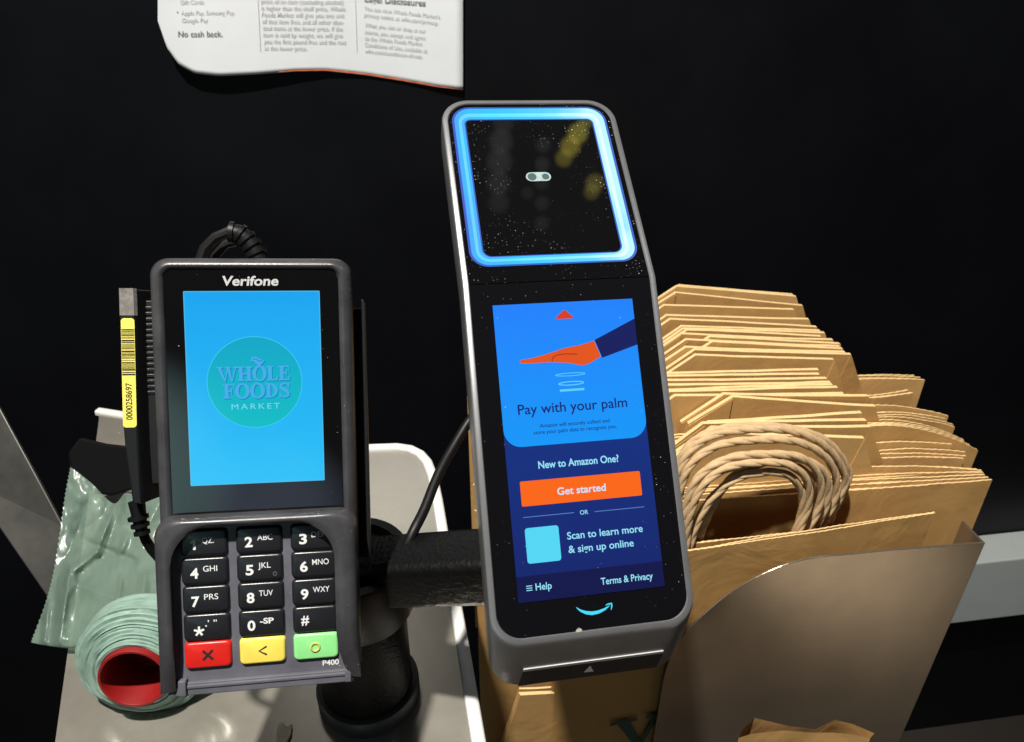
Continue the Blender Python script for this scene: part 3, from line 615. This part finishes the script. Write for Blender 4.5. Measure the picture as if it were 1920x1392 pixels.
# ================================================================= pole and arm carrying both
c0 = on_z(693, 1300, CZ)
pl = thing('mounting_pole', 'stubby black pole with dark collar carrying reader and scanner arm', 'stand', Matrix.Translation(c0))
rp = .0275
m = MB(1); Z1 = .084
def circ(r, z, n=40): return [(r * math.cos(2 * math.pi * k / n), r * math.sin(2 * math.pi * k / n), z) for k in range(n)]
m.loft([circ(rp, .012), circ(rp, Z1 * .5), circ(rp + .0005, Z1 - .004), circ(rp - .001, Z1)]); m.build('post', M['powder'], pl, smooth=True)
m = MB(1); m.loft([circ(rp + .0035, 0), circ(rp + .004, .002), circ(rp + .004, .011), circ(rp + .003, .0125), circ(rp + .0002, .0128)], True, False); m.build('base_collar', M['ringdark'], pl, smooth=True)
# arm: box section from the post to the back of the scanner
A = c0 + Vector((-.012, .004, Z1 + .016)); Bp = SP @ Vector((-.002, -.056, -.034))
d_ = (Bp - A); L_ = d_.length; ax = d_.normalized(); ay = Vector((0, 0, 1)).cross(ax).normalized(); az = ax.cross(ay)
am = Matrix(((ax.x, ay.x, az.x, A.x), (ax.y, ay.y, az.y, A.y), (ax.z, ay.z, az.z, A.z), (0, 0, 0, 1)))
m = MB(1); q = rrect(-.016, .016, -.015, .015, .006, 5)
m.loft([[(x_, a_, b_2) for a_, b_2 in q] for x_ in (-.02, .0, .03, .06, L_)]); o = m.build('arm', M['powder'], pl, smooth=True); o.matrix_local = Matrix.Translation(-c0) @ am
m = MB(1)
m.loft([circ(rp + .003, -.030), circ(rp + .004, -.028), circ(rp + .004, .006), circ(rp + .003, .0085), circ(rp - .002, .0085), circ(rp - .003, .004)]); o = m.build('clamp_cup', M['readerdark'], pl, smooth=True)
o.matrix_local = Matrix.Translation(A + Vector((.014, -.004, .010)) - c0)
# cable from the cup up behind the scanner
pts = [at(746, 1062, .412), at(760, 1030, .408), at(776, 995, .410), at(796, 955, .418), at(822, 890, .432), at(852, 835, .444), at(884, 784, .452), at(930, 730, .455), at(965, 690, .43)]
m = MB(1); m.tube([spl(pts, k / 40) for k in range(41)], .0029, 12); o = m.build('scanner_cable', M['rubber'], smooth=True); tag(o, 'black round cable rising from the pole to behind the palm scanner', 'cable')

# ================================================================= roll of green produce bags
rc = at(250, 1272, .392 * KC); axd = Vector((.10, -.93, .22)).normalized()       # axis points at the viewer
xd = axd.cross(Vector((0, 0, 1))).normalized(); yd = xd.cross(axd)
rm = Matrix(((xd.x, yd.x, axd.x, rc.x), (xd.y, yd.y, axd.y, rc.y), (xd.z, yd.z, axd.z, rc.z), (0, 0, 0, 1)))
rr = thing('produce_bag_roll', 'roll of thin green plastic bags on a red core beside the card reader', 'bag roll', rm)
m = MB(.001 * KC); prof = []; r = 17.6; random.seed(3); z = -2.0
prof.append((17.6, -34)); 
while r < 32.6:
    prof.append((r, z + random.uniform(-.5, .5))); r2 = r + random.uniform(.9, 2.0); prof.append((r2, z + random.uniform(-.3, .6))); r = r2 + .12; z -= random.uniform(.5, 1.5)
prof += [(33.4, z - 1), (33.6, z - 4), (33.6, z - 12)]
n = 56; rings = []
for r, z in prof:
    rings.append([((r + (.35 * noise.noise(Vector((math.cos(a_) * 2, math.sin(a_) * 2, r * .7))))) * math.cos(a_), (r + .35 * noise.noise(Vector((math.cos(a_) * 2, math.sin(a_) * 2, r * .7 + 9)))) * math.sin(a_),
                   z + .7 * noise.noise(Vector((math.cos(a_) * 2.5, math.sin(a_) * 2.5, r * .9)))) for a_ in [2 * math.pi * k / n for k in range(n)]])
m.loft(rings, False, False); m.build('wound_film', M['filmroll'], rr, smooth=True, sharp=50)
m = MB(.001 * KC); m.loft([[(r * math.cos(a_), r * math.sin(a_), z) for a_ in [2 * math.pi * k / 48 for k in range(48)]] for r, z in ((17.3, -32), (17.3, .6), (17.1, 1), (16.0, 1), (15.8, .6), (15.8, -32))], False, False)
m.loft([[(r * math.cos(a_), r * math.sin(a_), -30) for a_ in [2 * math.pi * k / 24 for k in range(24)]] for r in (15.8, .1)], False, True)
m.build('core', M['red'], rr, smooth=True, sharp=50)
# the loose bag pulled up off the roll: a crumpled sheet
rows = [  # left to right outline points at successive heights, in photo directions with distances
    [(132, 876, .500), (170, 905, .502), (212, 944, .500), (235, 925, .492), (262, 930, .488), (330, 935, .487)],
    [(122, 930, .496), (160, 950, .494), (208, 975, .490), (240, 960, .486), (275, 965, .482), (330, 970, .480)],
    [(112, 1000, .486), (150, 1010, .484), (185, 1025, .480), (225, 1020, .476), (270, 1015, .472), (335, 1020, .470)],
    [(100, 1075, .474), (132, 1085, .470), (180, 1080, .466), (225, 1085, .458), (270, 1080, .452), (335, 1075, .450)],
    [(84, 1135, .464), (112, 1140, .458), (160, 1135, .450), (215, 1140, .432), (270, 1130, .424), (335, 1130, .420)],
    [(60, 1200, .452), (98, 1206, .446), (142, 1206, .436), (190, 1180, .416), (250, 1164, .402), (320, 1160, .398)],
    [(62, 1203, .455), (102, 1211, .450), (146, 1213, .440), (192, 1188, .418), (250, 1172, .404), (320, 1168, .400)]]
CREASE = [((216, 945), (182, 1035), 9, 7), ((132, 1065), (112, 1205), 14, 9), ((142, 1095), (290, 1150), 16, 6), ((240, 1005), (225, 1038), 7, 5), ((272, 1080), (264, 1135), 9, 6), ((182, 1035), (138, 1070), 8, 6),
          ((150, 1012), (250, 1052), 8, -4), ((300, 940), (262, 1010), 14, 6), ((205, 960), (150, 1000), 12, -5), ((228, 1080), (222, 1130), 6, 4), ((160, 960), (118, 1060), 18, -6), ((92, 1130), (84, 1200), 7, 4)]
def seg_d(px, py, a, b):
    dx, dy = b[0] - a[0], b[1] - a[1]; t = max(0, min(1, ((px - a[0]) * dx + (py - a[1]) * dy) / (dx * dx + dy * dy))); return math.hypot(px - a[0] - t * dx, py - a[1] - t * dy), t
m = MB(1); U, V = 110, 90; grid = []
for j in range(V + 1):
    for i in range(U + 1):
        col = [spl(rw, i / U) for rw in rows]; q = spl(col, j / V)
        Z_ = q.z + .0022 * noise.noise(Vector((q.x * .03 + q.y * .01, q.y * .02, 7))) + .0007 * noise.noise(Vector((q.x * .09, q.y * .07, 2)))
        for a_, b_2, w_, h_ in CREASE:
            d_, t_ = seg_d(q.x, q.y, a_, b_2); Z_ -= h_ * .001 * max(0, 1 - d_ / (w_ * 1.6)) ** 1.3 * (.35 + .65 * math.sin(math.pi * (.15 + .7 * t_)))
        if i == 0: q.x += 1.1 * (1 if j % 2 else -1)
        grid.append(at(q.x, q.y, Z_ * KC))
m.add([v - base * 0 for v in grid], [(j * (U + 1) + i, j * (U + 1) + i + 1, (j + 1) * (U + 1) + i + 1, (j + 1) * (U + 1) + i) for j in range(V) for i in range(U)])
rmi = rm.inverted(); m.v = [rmi @ v for v in m.v]
m.build('loose_bag', M['film'], rr, smooth=True, sharp=180)

# black rounded thing and small cream card at the back left of the counter
m = MB(1); e_ = [at(x, y, .575) for x, y in [(128, 850), (132, 880), (150, 908), (178, 926), (210, 930), (245, 920), (275, 890), (275, 835), (235, 836), (200, 832), (150, 820)]]
ofs = (at(200, 850, .59) - at(200, 850, .575)); m.loft([e_, [v + ofs for v in e_]]); tag(m.build('black_piece', mat('flat black plastic', (.003, .003, .0035), .8, spec=.08), bevel=.002), 'black rounded plastic cradle behind the torn green bag', 'piece')

m = MB(1); sp2 = [on_z(x - 44, y, CZ + .0012) for x, y in [(562, 1384), (566, 1362), (576, 1357), (583, 1366), (592, 1360), (590, 1378), (580, 1398), (566, 1402)]]
m.loft([sp2, [v + Vector((0, 0, .0014)) for i, v in enumerate(sp2)]]); tag(m.build('paper_scrap', mat('tan scrap', (.75, .66, .5), .7, var=.25, vscale=120)), 'tiny torn tan paper scrap lying on the steel counter', 'scrap')
# ================================================================= steel strip at the far left
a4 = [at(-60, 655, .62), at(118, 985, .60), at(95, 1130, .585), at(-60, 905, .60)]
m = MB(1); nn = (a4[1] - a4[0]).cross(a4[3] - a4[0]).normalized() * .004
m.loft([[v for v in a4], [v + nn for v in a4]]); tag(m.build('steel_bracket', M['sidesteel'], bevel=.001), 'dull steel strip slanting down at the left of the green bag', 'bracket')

# ================================================================= notice on the wall
pd = WD - .004
def paper_pt(px, py, lift=0):
    u = (px - 300) / 570
    bulge = .006 * math.sin(u * 5.5 + .6) * (.4 + .6 * max(0, min(1, (py + 200) / 360))) + .006 * max(0, 1 - (px - 285) / 90) ** 2
    return wall_at(px, py, pd - .004 - bulge - lift)
nt = thing('notice_sheet', 'white printed store notice with three text columns on the black wall', 'notice', Matrix.Translation(wall_at(580, 60, pd)))
nb = nt.location.copy()
def left_x(y): return 296 - 6 * max(0, -y) / 200 if y < 20 else 296 + (y - 20) * .43
m = MB(1); U, V = 60, 46
def bot(u):
    ks = [(0, 40), (.03, 90), (.07, 122), (.12, 138), (.2, 143), (.32, 140), (.45, 134), (.55, 133), (.68, 141), (.8, 152), (.92, 164), (1, 169)]
    for (a_, ya), (b_2, yb) in zip(ks, ks[1:]):
        if u <= b_2: return ya + (yb - ya) * (u - a_) / (b_2 - a_)
def pmap(u, v):
    y1 = bot(u); y = -260 + (y1 + 260) * v
    x = 296 + (868 - 296) * u
    if y > 10: x += max(0, (1 - u * 4)) * 0
    lx = 296 + max(0, y - 10) * .30 * max(0, 1 - u / .12) * 0
    return x, y
grid = []
for j in range(V + 1):
    for i in range(U + 1):
        u = (i / U) ** 1.5 if i < U else 1; x, y = pmap(u, j / V)
        grid.append(paper_pt(x, y) - nb)
m.add(grid, [(j * (U + 1) + i, j * (U + 1) + i + 1, (j + 1) * (U + 1) + i + 1, (j + 1) * (U + 1) + i) for j in range(V) for i in range(U)])
sheet = m.build('sheet', M['paper'], nt, smooth=True, sharp=180)
so = sheet.modifiers.new('thickness', 'SOLIDIFY'); so.thickness = .0004; so.offset = -1
def lines(name, rowsx, mt):
    m = MB(1)
    for s_, x0, y0, x1, cap, slope, b_2 in rowsx:
        def fn(x, y, z): return paper_pt(x, y0 - (y - y0) + (x - x0) * slope, .0012) - nb
        text(m, s_, x0, y0, 0, x1, cap, bold=b_2, fn=fn)
    return m.build(name, mt, nt)
lines('bold_lettering', [('No cash back.', 334, 69, 417, 10.5, -.005, .01)], M['ink'])
lines('heading_lettering', [('Legal Disclosures', 684, 3, 798, 11, .075, .015)], M['ink'])
lines('payment_lettering', [('Gift Cards', 338, 8, 382, 8, -.01, 0), ('•', 331, 26, 334, 8, 0, 0), ('Apple Pay, Samsung Pay,', 340, 28, 440, 8, -.01, 0), ('Google Pay', 341, 42, 390, 8, -.01, 0)], M['inkl'])
T2 = ['price of an item (excluding alcohol)', 'is higher than the shelf price, Whole', 'Foods Market will give you one unit', 'of that item free, and all other iden-', 'tical items at the lower price. If the', 'item is sold by weight, we will give', 'you the first pound free and the rest', 'at the lower price.']
X2 = [(490, 644), (490, 648), (491, 646), (492, 645), (493, 643), (494, 643), (495, 649), (496, 576)]
lines('policy_lettering', [(s_, X2[i][0], 6 + i * 12.55, X2[i][1], 8.2, .012, .003) for i, s_ in enumerate(T2)], M['inkl'])
T3 = [("You can view Whole Foods Market's", 683, 19, 825, .115), ('privacy notice at wfm.com/privacy.', 683, 31, 822, .115), ('When you visit or shop at our', 684, 50, 799, .105), ('stores, you accept and agree', 684, 63, 798, .105), ('to the Whole Foods Market', 684, 75, 792, .10), ('Conditions of Use, available at', 684, 87, 801, .105), ('wfm.com/conditions-of-use.', 684, 99, 792, .10)]
lines('disclosure_lettering', [(s_, x0, y0, x1, 7.6, sl, .001) for s_, x0, y0, x1, sl in T3], M['inkl'])
for xa, ya, xb, yb in ((480, -60, 488, 97), (664, -60, 669, 98)):
    m = MB(1)
    pth = [(xa + (xb - xa) * k / 8, ya + (yb - ya) * k / 8) for k in range(9)]
    m.add([paper_pt(x + d, y, .0012) - nb for d in (0, 1.0) for x, y in pth], [(k, k + 1, k + 10, k + 9) for k in range(8)])
    m.build('column_rule', M['inkl'], nt)
m = MB(1); K = 90; up_, lo_ = [], []
for k in range(K + 1):
    u = .395 + .60 * k / K; x, y = pmap(u, 1); wd = 4.2 * (.5 + .5 * noise.noise(Vector((k * .35, 0, 0)))) * math.sin(math.pi * min(1, k / K + .04)) ** .5 + .6
    up_.append(paper_pt(x, y - wd - .4, .001) - nb); lo_.append(paper_pt(x, y - .6, .001) - nb)
m.add(up_ + lo_, [(k, k + 1, K + 2 + k, K + 1 + k) for k in range(K)]); m.build('red_fringe', M['redink'], nt)

# ================================================================= bag bin
bz = -.055
TR = on_z(1848, 1018, bz); bn = Vector((-math.sin(rad(9)), math.cos(rad(9)), 0)); bu = Vector((bn.y, -bn.x, 0))
bm_ = Matrix(((bu.x, bn.x, 0, TR.x), (bu.y, bn.y, 0, TR.y), (0, 0, 1, TR.z), (0, 0, 0, 1)))
bin_ = thing('bag_bin', 'satin steel bag holder with curved front plate full of paper bags', 'bag holder', bm_)
bi = bm_.inverted()
def bl(px, py): p_ = bi @ on_plane(px, py, TR, bn); return (p_.x, p_.z)
cv = [bl(x, y) for x, y in [(1848, 1018), (1760, 1025), (1670, 1032), (1590, 1040), (1535, 1045), (1480, 1057), (1425, 1080), (1370, 1112), (1325, 1148), (1290, 1182), (1265, 1218), (1248, 1260), (1240, 1300)]]
lx = cv[-1][0]
cvc = cv[3:]; cv = cv[:3] + [tuple(spl([(x_, z_, 0) for x_, z_ in cvc], k / 40))[:2] for k in range(41)]
outline = cv + [(lx - .002, -.42), (cv[0][0], -.42)]
m = MB(1); m.loft([[(x, 0, z) for x, z in outline], [(x, .0018, z) for x, z in outline]]); m.build('front_plate', M['binsteel'], bin_, bevel=.0006)
m = MB(1); m.box(-.0018, 0, .0019, .026, -.42, -.0005); m.build('side_flange', M['binsteel'], bin_)
m = MB(1); m.box(-.25, -.002, .335, .338, -.42, -.18); m.build('back_plate', M['binsteel'], bin_)
m = MB(1); m.box(-.30, -.002, .002, .334, -.424, -.4205); m.build('bottom_plate', M['binsteel'], bin_)

# ================================================================= paper bags
ORD = 'rearmost second third fourth fifth sixth seventh eighth ninth tenth eleventh twelfth thirteenth fourteenth fifteenth sixteenth seventeenth eighteenth nineteenth twentieth twenty-first twenty-second twenty-third twenty-fourth twenty-fifth twenty-sixth twenty-seventh twenty-eighth twenty-ninth thirtieth thirty-first thirty-second thirty-third thirty-fourth thirty-fifth'.split()
def bag(label, group, PL, PR, extL, extR, chL, chR, hgt, mt, seed, thick=.004, serr=False, lean=0.0, droop=0, layers=3, curve=0, flaps=False, name='paper_bag'):
    """flattened bag: PL-PR its level top edge; chL/chR = (across, down) clipped corners; extL/extR = extra width past PL / PR"""
    rnd = random.Random(seed)
    ax = (PR - PL)
    if droop is None: droop = ax.z; ax.z = 0
    Wd = ax.length; ax.normalize(); nrm = Vector((-ax.y, ax.x, 0)).normalized(); upv = (Vector((0, 0, 1)) + nrm * lean); upv = (upv - ax * upv.dot(ax)).normalized()
    mtx = Matrix(((ax.x, nrm.x, upv.x, PL.x), (ax.y, nrm.y, upv.y, PL.y), (ax.z, nrm.z, upv.z, PL.z), (0, 0, 0, 1))) @ Matrix.Translation((0, 0, -hgt))
    m = MB(1)
    x0, x1 = -extL, Wd + extR
    rimf = set()
    for ly in range(layers):
        y0 = ly * thick / layers * 1.0; dz = -rnd.uniform(0, .0022) * (ly > 0); dx = rnd.uniform(-.0012, .0012)
        xs = [x0, x0 + .0005]
        if chL[0] > 0: xs += [x0 + chL[0] * t for t in (.33, .66, 1)]
        a_, b_2 = x0 + max(chL[0], .001), x1 - max(chR[0], .001)
        nn_ = 110 if serr else 12
        xs += [a_ + (b_2 - a_) * k / nn_ for k in range(1, nn_ + 1)]
        if chR[0] > 0: xs += [x1 - chR[0] * (1 - t) for t in (.33, .66)] + [x1 - .0005]
        xs.append(x1)
        xs = sorted(set(round(x, 6) for x in xs))
        def top(x):
            z = hgt + dz
            if chL[0] > 0 and x < x0 + chL[0]: z -= chL[1] * (1 - (x - x0) / chL[0])
            if chR[0] > 0 and x > x1 - chR[0]: z -= chR[1] * (1 - (x1 - x) / chR[0])
            return z
        ph = rnd.uniform(0, 9); amp = rnd.uniform(.0004, .0016); rowsf = (1, .985, .93, .8, .6, .35, 0); R_ = []
        for fr in rowsf:
            row = []
            for i, x in enumerate(xs):
                z = top(x) * fr if fr < .9 else top(x) - hgt * (1 - fr)
                if serr and fr == 1: z += (.00022 if i % 2 else -.00022) * (.5 + rnd.random())
                w = amp * math.sin(x * 22 + ph + fr * 2) + .0007 * noise.noise(Vector((x * 40, fr * 6, ph)))
                w += curve * ((x - x0) / (x1 - x0)) ** 2
                zz = z + droop * max(0, x / Wd) ** 1.7 * (1 if fr > .5 else 0)
                row.append((x + dx, y0 + w, zz))
            R_.append(row)
        t2 = thick / layers * .56; n = len(xs)
        F_ = [v for r_ in R_ for v in r_]; B_ = [(v[0], v[1] + t2, v[2]) for v in F_]; K = len(rowsf)
        fs = []
        for j in range(K - 1):
            for i in range(n - 1):
                a1 = j * n + i; fs.append((a1, a1 + 1, a1 + n + 1, a1 + n)); o2 = K * n; fs.append((o2 + a1 + n, o2 + a1 + n + 1, o2 + a1 + 1, o2 + a1))
        o2 = K * n
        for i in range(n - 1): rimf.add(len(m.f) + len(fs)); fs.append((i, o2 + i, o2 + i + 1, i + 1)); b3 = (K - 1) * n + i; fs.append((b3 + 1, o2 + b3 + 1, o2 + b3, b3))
        for j in range(K - 1):
            for e in (0, n - 1): a1 = j * n + e; fs.append((a1, a1 + n, o2 + a1 + n, o2 + a1))
        m.add(F_ + B_, fs)
    if flaps:       # the folded-over corners of the bag bottom
        for sx, xe, (ca, cd) in ((1, x0, chL), (-1, x1, chR)):
            q = [(xe + sx * .0006, hgt - cd - .0006), (xe + sx * ca, hgt - .001), (xe + sx * (ca + .006), hgt - .055 - rnd.uniform(0, .01)), (xe + sx * .0006, hgt - cd - .05)]
            m.add([(x, -.0005 - .0012 * (i == 2), z) for i, (x, z) in enumerate(q)] + [(x, .0005, z) for x, z in q], [(0, 1, 2, 3), (7, 6, 5, 4), (0, 4, 5, 1), (1, 5, 6, 2), (2, 6, 7, 3), (3, 7, 4, 0)])
    root = thing(name, label, 'paper bag', mtx, group)
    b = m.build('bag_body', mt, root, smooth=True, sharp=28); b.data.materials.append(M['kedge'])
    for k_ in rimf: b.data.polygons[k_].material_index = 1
    return root, mtx
BY = rad(6); BN = Vector((-math.sin(BY), math.cos(BY), 0))
def zp(x, y): return (1220 + x * .2443, 520 + y * .2443)
CH = [(230, 58, 1085, 133, 1), (215, 78, 1110, 150, 1), (205, 120, 1150, 210, 1), (120, 225, 1000, 245, 0), (150, 300, 1130, 325, 0), (165, 322, 1180, 378, 0), (245, 372, 1200, 408, 0), (262, 398, 1240, 430, 0), (290, 412, 1300, 458, 1),
      (250, 440, 1390, 482, 1), (470, 462, 1440, 508, 1), (300, 488, 1450, 530, 1), (484, 496, 1462, 552, 1), (280, 540, 1490, 585, 1), (350, 565, 1530, 600, 1), (362, 590, 1400, 628, 1), (140, 740, 1180, 718, 0), (150, 765, 1190, 745, 0), (140, 800, 1250, 786, 0), (160, 832, 1270, 806, 0), (150, 862, 1290, 828, 0), (170, 880, 1340, 862, 0), (200, 905, 1360, 890, 0), (575, 892, 1655, 906, 1), (645, 922, 1705, 982, 1), (452, 1110, 1610, 1052, 1), (432, 1128, 1645, 1088, 1), (492, 1158, 1675, 1145, 1), (520, 1200, 1640, 1245, 1)]
ZC_ = .011
prevY = None; nb_ = len(CH)
CTH = .0075
for i, (xl, yl, xr, yr, big) in enumerate(CH):
    L_, R2 = zp(xl, yl), zp(xr, yr); mid = ((L_[0] + R2[0]) / 2, (L_[1] + R2[1]) / 2)
    pc = on_z(*mid, ZC_); Yc = pc.dot(BN)
    if prevY is not None and Yc > prevY - .0066: Yc = prevY - .0066
    prevY = Yc
    PL, PR = on_plane(*L_, BN * Yc, BN), on_plane(*R2, BN * Yc, BN)
    lab = 'flattened brown paper bag with clipped corners, ' + (ORD[i] + (' of the stack' if i == 0 else ' from the black wall')) + ' behind the palm scanner'
    bag(lab, 'flattened paper bags with clipped corners', PL, PR, .034, .034, (.032, .030), (.033, .052) if big else (.020, .030), .33, (M['k0'], M['k1'], M['k2'])[(i * 7) % 3], i + 11, thick=.0066, layers=1, flaps=bool(big), lean=random.Random(i).uniform(-.01, .012))
def z4(x, y): return (1560 + x * .2873, 660 + y * .2873)
SR = [(180, 152, 545, 155, 0), (182, 160, 575, 165, 0), (185, 175, 603, 182, 0), (240, 288, 500, 250, 0), (240, 300, 530, 265, 0), (270, 350, 755, 412, .02), (330, 392, 735, 436, .01), (340, 420, 800, 486, .01), (340, 455, 865, 578, .025), (340, 470, 900, 604, .025), (340, 485, 944, 634, .025), (340, 592, 790, 606, 0), (350, 640, 880, 660, 0), (350, 665, 868, 676, 0), (350, 692, 855, 694, 0), (320, 748, 970, 765, 0), (290, 800, 985, 780, 0), (280, 830, 1000, 797, 0), (265, 855, 1025, 815, 0), (250, 890, 1045, 836, 0)]
prevY = None
for i, (xl, yl, xr, yr, sg) in enumerate(SR):
    L_, R2 = z4(xl, yl), z4(xr, yr)
    pc = on_z(*R2, -.040); Yc = pc.dot(BN)
    if prevY is not None and Yc > prevY - .0035: Yc = prevY - .0035
    prevY = Yc
    PL, PR = on_plane(*L_, BN * Yc, BN), on_plane(*R2, BN * Yc, BN)
    lab = 'brown paper bag with pinked top edge poking out right, ' + (ORD[i] + (' of its bundle' if i == 0 else ' from the black wall'))
    w = (PR - PL).length
    far = on_plane((895, 905, 900, 940, 930, 910)[i % 6] if i > 13 else 960 + 13 * (i % 5), 1000, BN * Yc, BN); ext = (PL - far).length
    bag(lab, 'paper bags with pinked top edges', PL, PR, ext, 0, (0, 0), (0, 0), .33, (M['k1'], M['k0'], M['k1'])[i % 3], i + 70, thick=.0046, serr=True, lean=.004, droop=None, layers=2)
# front bags with twisted cord handles
def rope(pts, r, name, parent, minv):
    N_ = 140; P_ = [spl(pts, k / N_) for k in range(N_ + 1)]; m = MB(1); T = []
    tot = 0; x = None
    strands = [[], [], []]
    for k, p_ in enumerate(P_):
        t_ = (P_[min(k + 1, N_)] - P_[max(k - 1, 0)]).normalized()
        if x is None: x = t_.cross(Vector((0, 1, 0))).normalized()
        x = (x - t_ * x.dot(t_)).normalized(); y = t_.cross(x)
        if k: tot += (p_ - P_[k - 1]).length
        ph = tot / .048 * 2 * math.pi
        for s_ in (0, 1, 2): strands[s_].append(minv @ (p_ + (x * math.cos(ph + s_ * 2.094) + y * math.sin(ph + s_ * 2.094)) * r * .32))
    for s_ in strands: m.tube(s_, r * (.62 + .06 * random.random()), 10)
    return m.build(name, M['rope'], parent, smooth=True, sharp=60)
FY = rad(13); FN = Vector((-math.sin(FY), math.cos(FY), 0))
Rf = on_z(1755, 962, -.040); Yf = Rf.dot(FN)
front = [((1296, 1034), (1755, 962), 0, .235, 'brown paper bag with green print and cord handles at the front of the bin'),
         ((1380, 1012), (1748, 968), .008, .22, 'brown handled paper bag tucked just behind the front printed bag'),
         ((1300, 1025), (1690, 975), .016, .22, 'brown handled paper bag third from the curved steel plate')]
arcs = [  # handle paths in photo directions, distance offset behind the front bag
    (0, 0.008, [(1288, 1045), (1290, 985), (1312, 920), (1356, 880), (1420, 868), (1478, 872), (1512, 900), (1516, 945), (1500, 990), (1484, 1022)]),
    (0, 0.012, [(1276, 1040), (1282, 970), (1306, 900), (1360, 862), (1430, 852), (1500, 858), (1534, 890), (1538, 940), (1520, 985), (1496, 1025)]),
    (1, 0.017, [(1300, 1040), (1330, 960), (1364, 905), (1400, 880), (1470, 858), (1530, 872), (1552, 905), (1548, 950), (1528, 990), (1505, 1030)]),
    (1, 0.021, [(1262, 1030), (1270, 950), (1290, 880), (1340, 838), (1410, 826), (1490, 828), (1546, 856), (1568, 900), (1560, 950), (1512, 1028)]),
    (2, 0.026, [(1256, 1020), (1264, 930), (1284, 860), (1330, 820), (1400, 806), (1480, 808), (1540, 832), (1576, 874), (1580, 920), (1520, 1025)]),
    (1, .030, [(1270, 1040), (1284, 965), (1318, 908), (1372, 876), (1440, 866), (1496, 876), (1528, 908), (1530, 955), (1514, 995), (1498, 1030)]),
    (0, .010, [(1292, 1045), (1300, 1000), (1330, 940), (1376, 900), (1430, 886), (1474, 890), (1500, 915), (1504, 955), (1492, 995), (1478, 1030)]),
    (2, 0.030, [(1250, 1010), (1258, 910), (1290, 838), (1340, 808), (1400, 800), (1470, 802), (1540, 822), (1582, 866), (1586, 912), (1526, 1025)])]
roots = []
for i, (l_, r_, off, ext, lab) in enumerate(front):
    PL, PR = on_plane(*l_, FN * (Yf + off), FN), on_plane(*r_, FN * (Yf + off), FN); w = (PR - PL).length
    rt, mx = bag(lab, 'paper bags with cord handles', PL, PR, .31 - w, 0, (0, 0), (0, 0), .36, (M['k0'], M['k2'], M['k1'])[i], 200 + i, thick=.0036, serr=True, layers=2)
    roots.append((rt, mx))
for bi_, off, pts in arcs:
    rt, mx = roots[bi_]; q = [on_plane(x, y, FN * (Yf + off), FN) for x, y in pts]
    rope(q, .0033, 'handle', rt, mx.inverted())
l_, r_ = (976, 1303), (1110, 1296)
PL, PR = on_plane(*l_, FN * (Yf + .006), FN), on_plane(*r_, FN * (Yf + .006), FN)
bag('narrow folded brown bag whose lit edge shows beneath the palm scanner', 'paper bags with cord handles', PL, PR, 0, 0, (0, 0), (0, 0), .2, M['k1'], 333, thick=.009, layers=3)
# green capital letter on the front bag
rt, mx = roots[0]; mi = mx.inverted()
wl_ = mi @ on_plane(1150, 1348, FN * Yf, FN); wr_ = mi @ on_plane(1296, 1330, FN * Yf, FN)
m = MB(1); serif_word(m, 'W', wl_.x, wr_.x, wl_.z - .044, .044, 0, fn=lambda x, y, z: (x, -.0032 - z * .01, y)); m.build('printed_letter', M['green'], rt)
# another bag, bottom edge of the view
pb_ = [at(1385, 1384, .50), at(1410, 1376, .50), at(1470, 1370, .502), at(1520, 1374, .504), at(1560, 1374, .505), at(1600, 1378, .506), at(1632, 1384, .507)]
m = MB(1); rings = []
for dz_, off in ((0, 0), (-.02, -.001), (-.12, -.004)):
    fr_ = [v + Vector((0, off, dz_)) for v in pb_]; bk_ = [v + Vector((.004, .006 - off * 2 + .004 * math.sin(i * 1.7), dz_ + (.0025 * math.sin(i * 2.1) if dz_ == 0 else 0))) for i, v in enumerate(pb_)]
    rings.append(fr_ + bk_[::-1])
m.loft(rings, False, False); o = m.build('paper_bag', M['k1'], smooth=True, sharp=40); tag(o, 'crumpled brown paper bag top in front of the curved steel plate', 'paper bag')
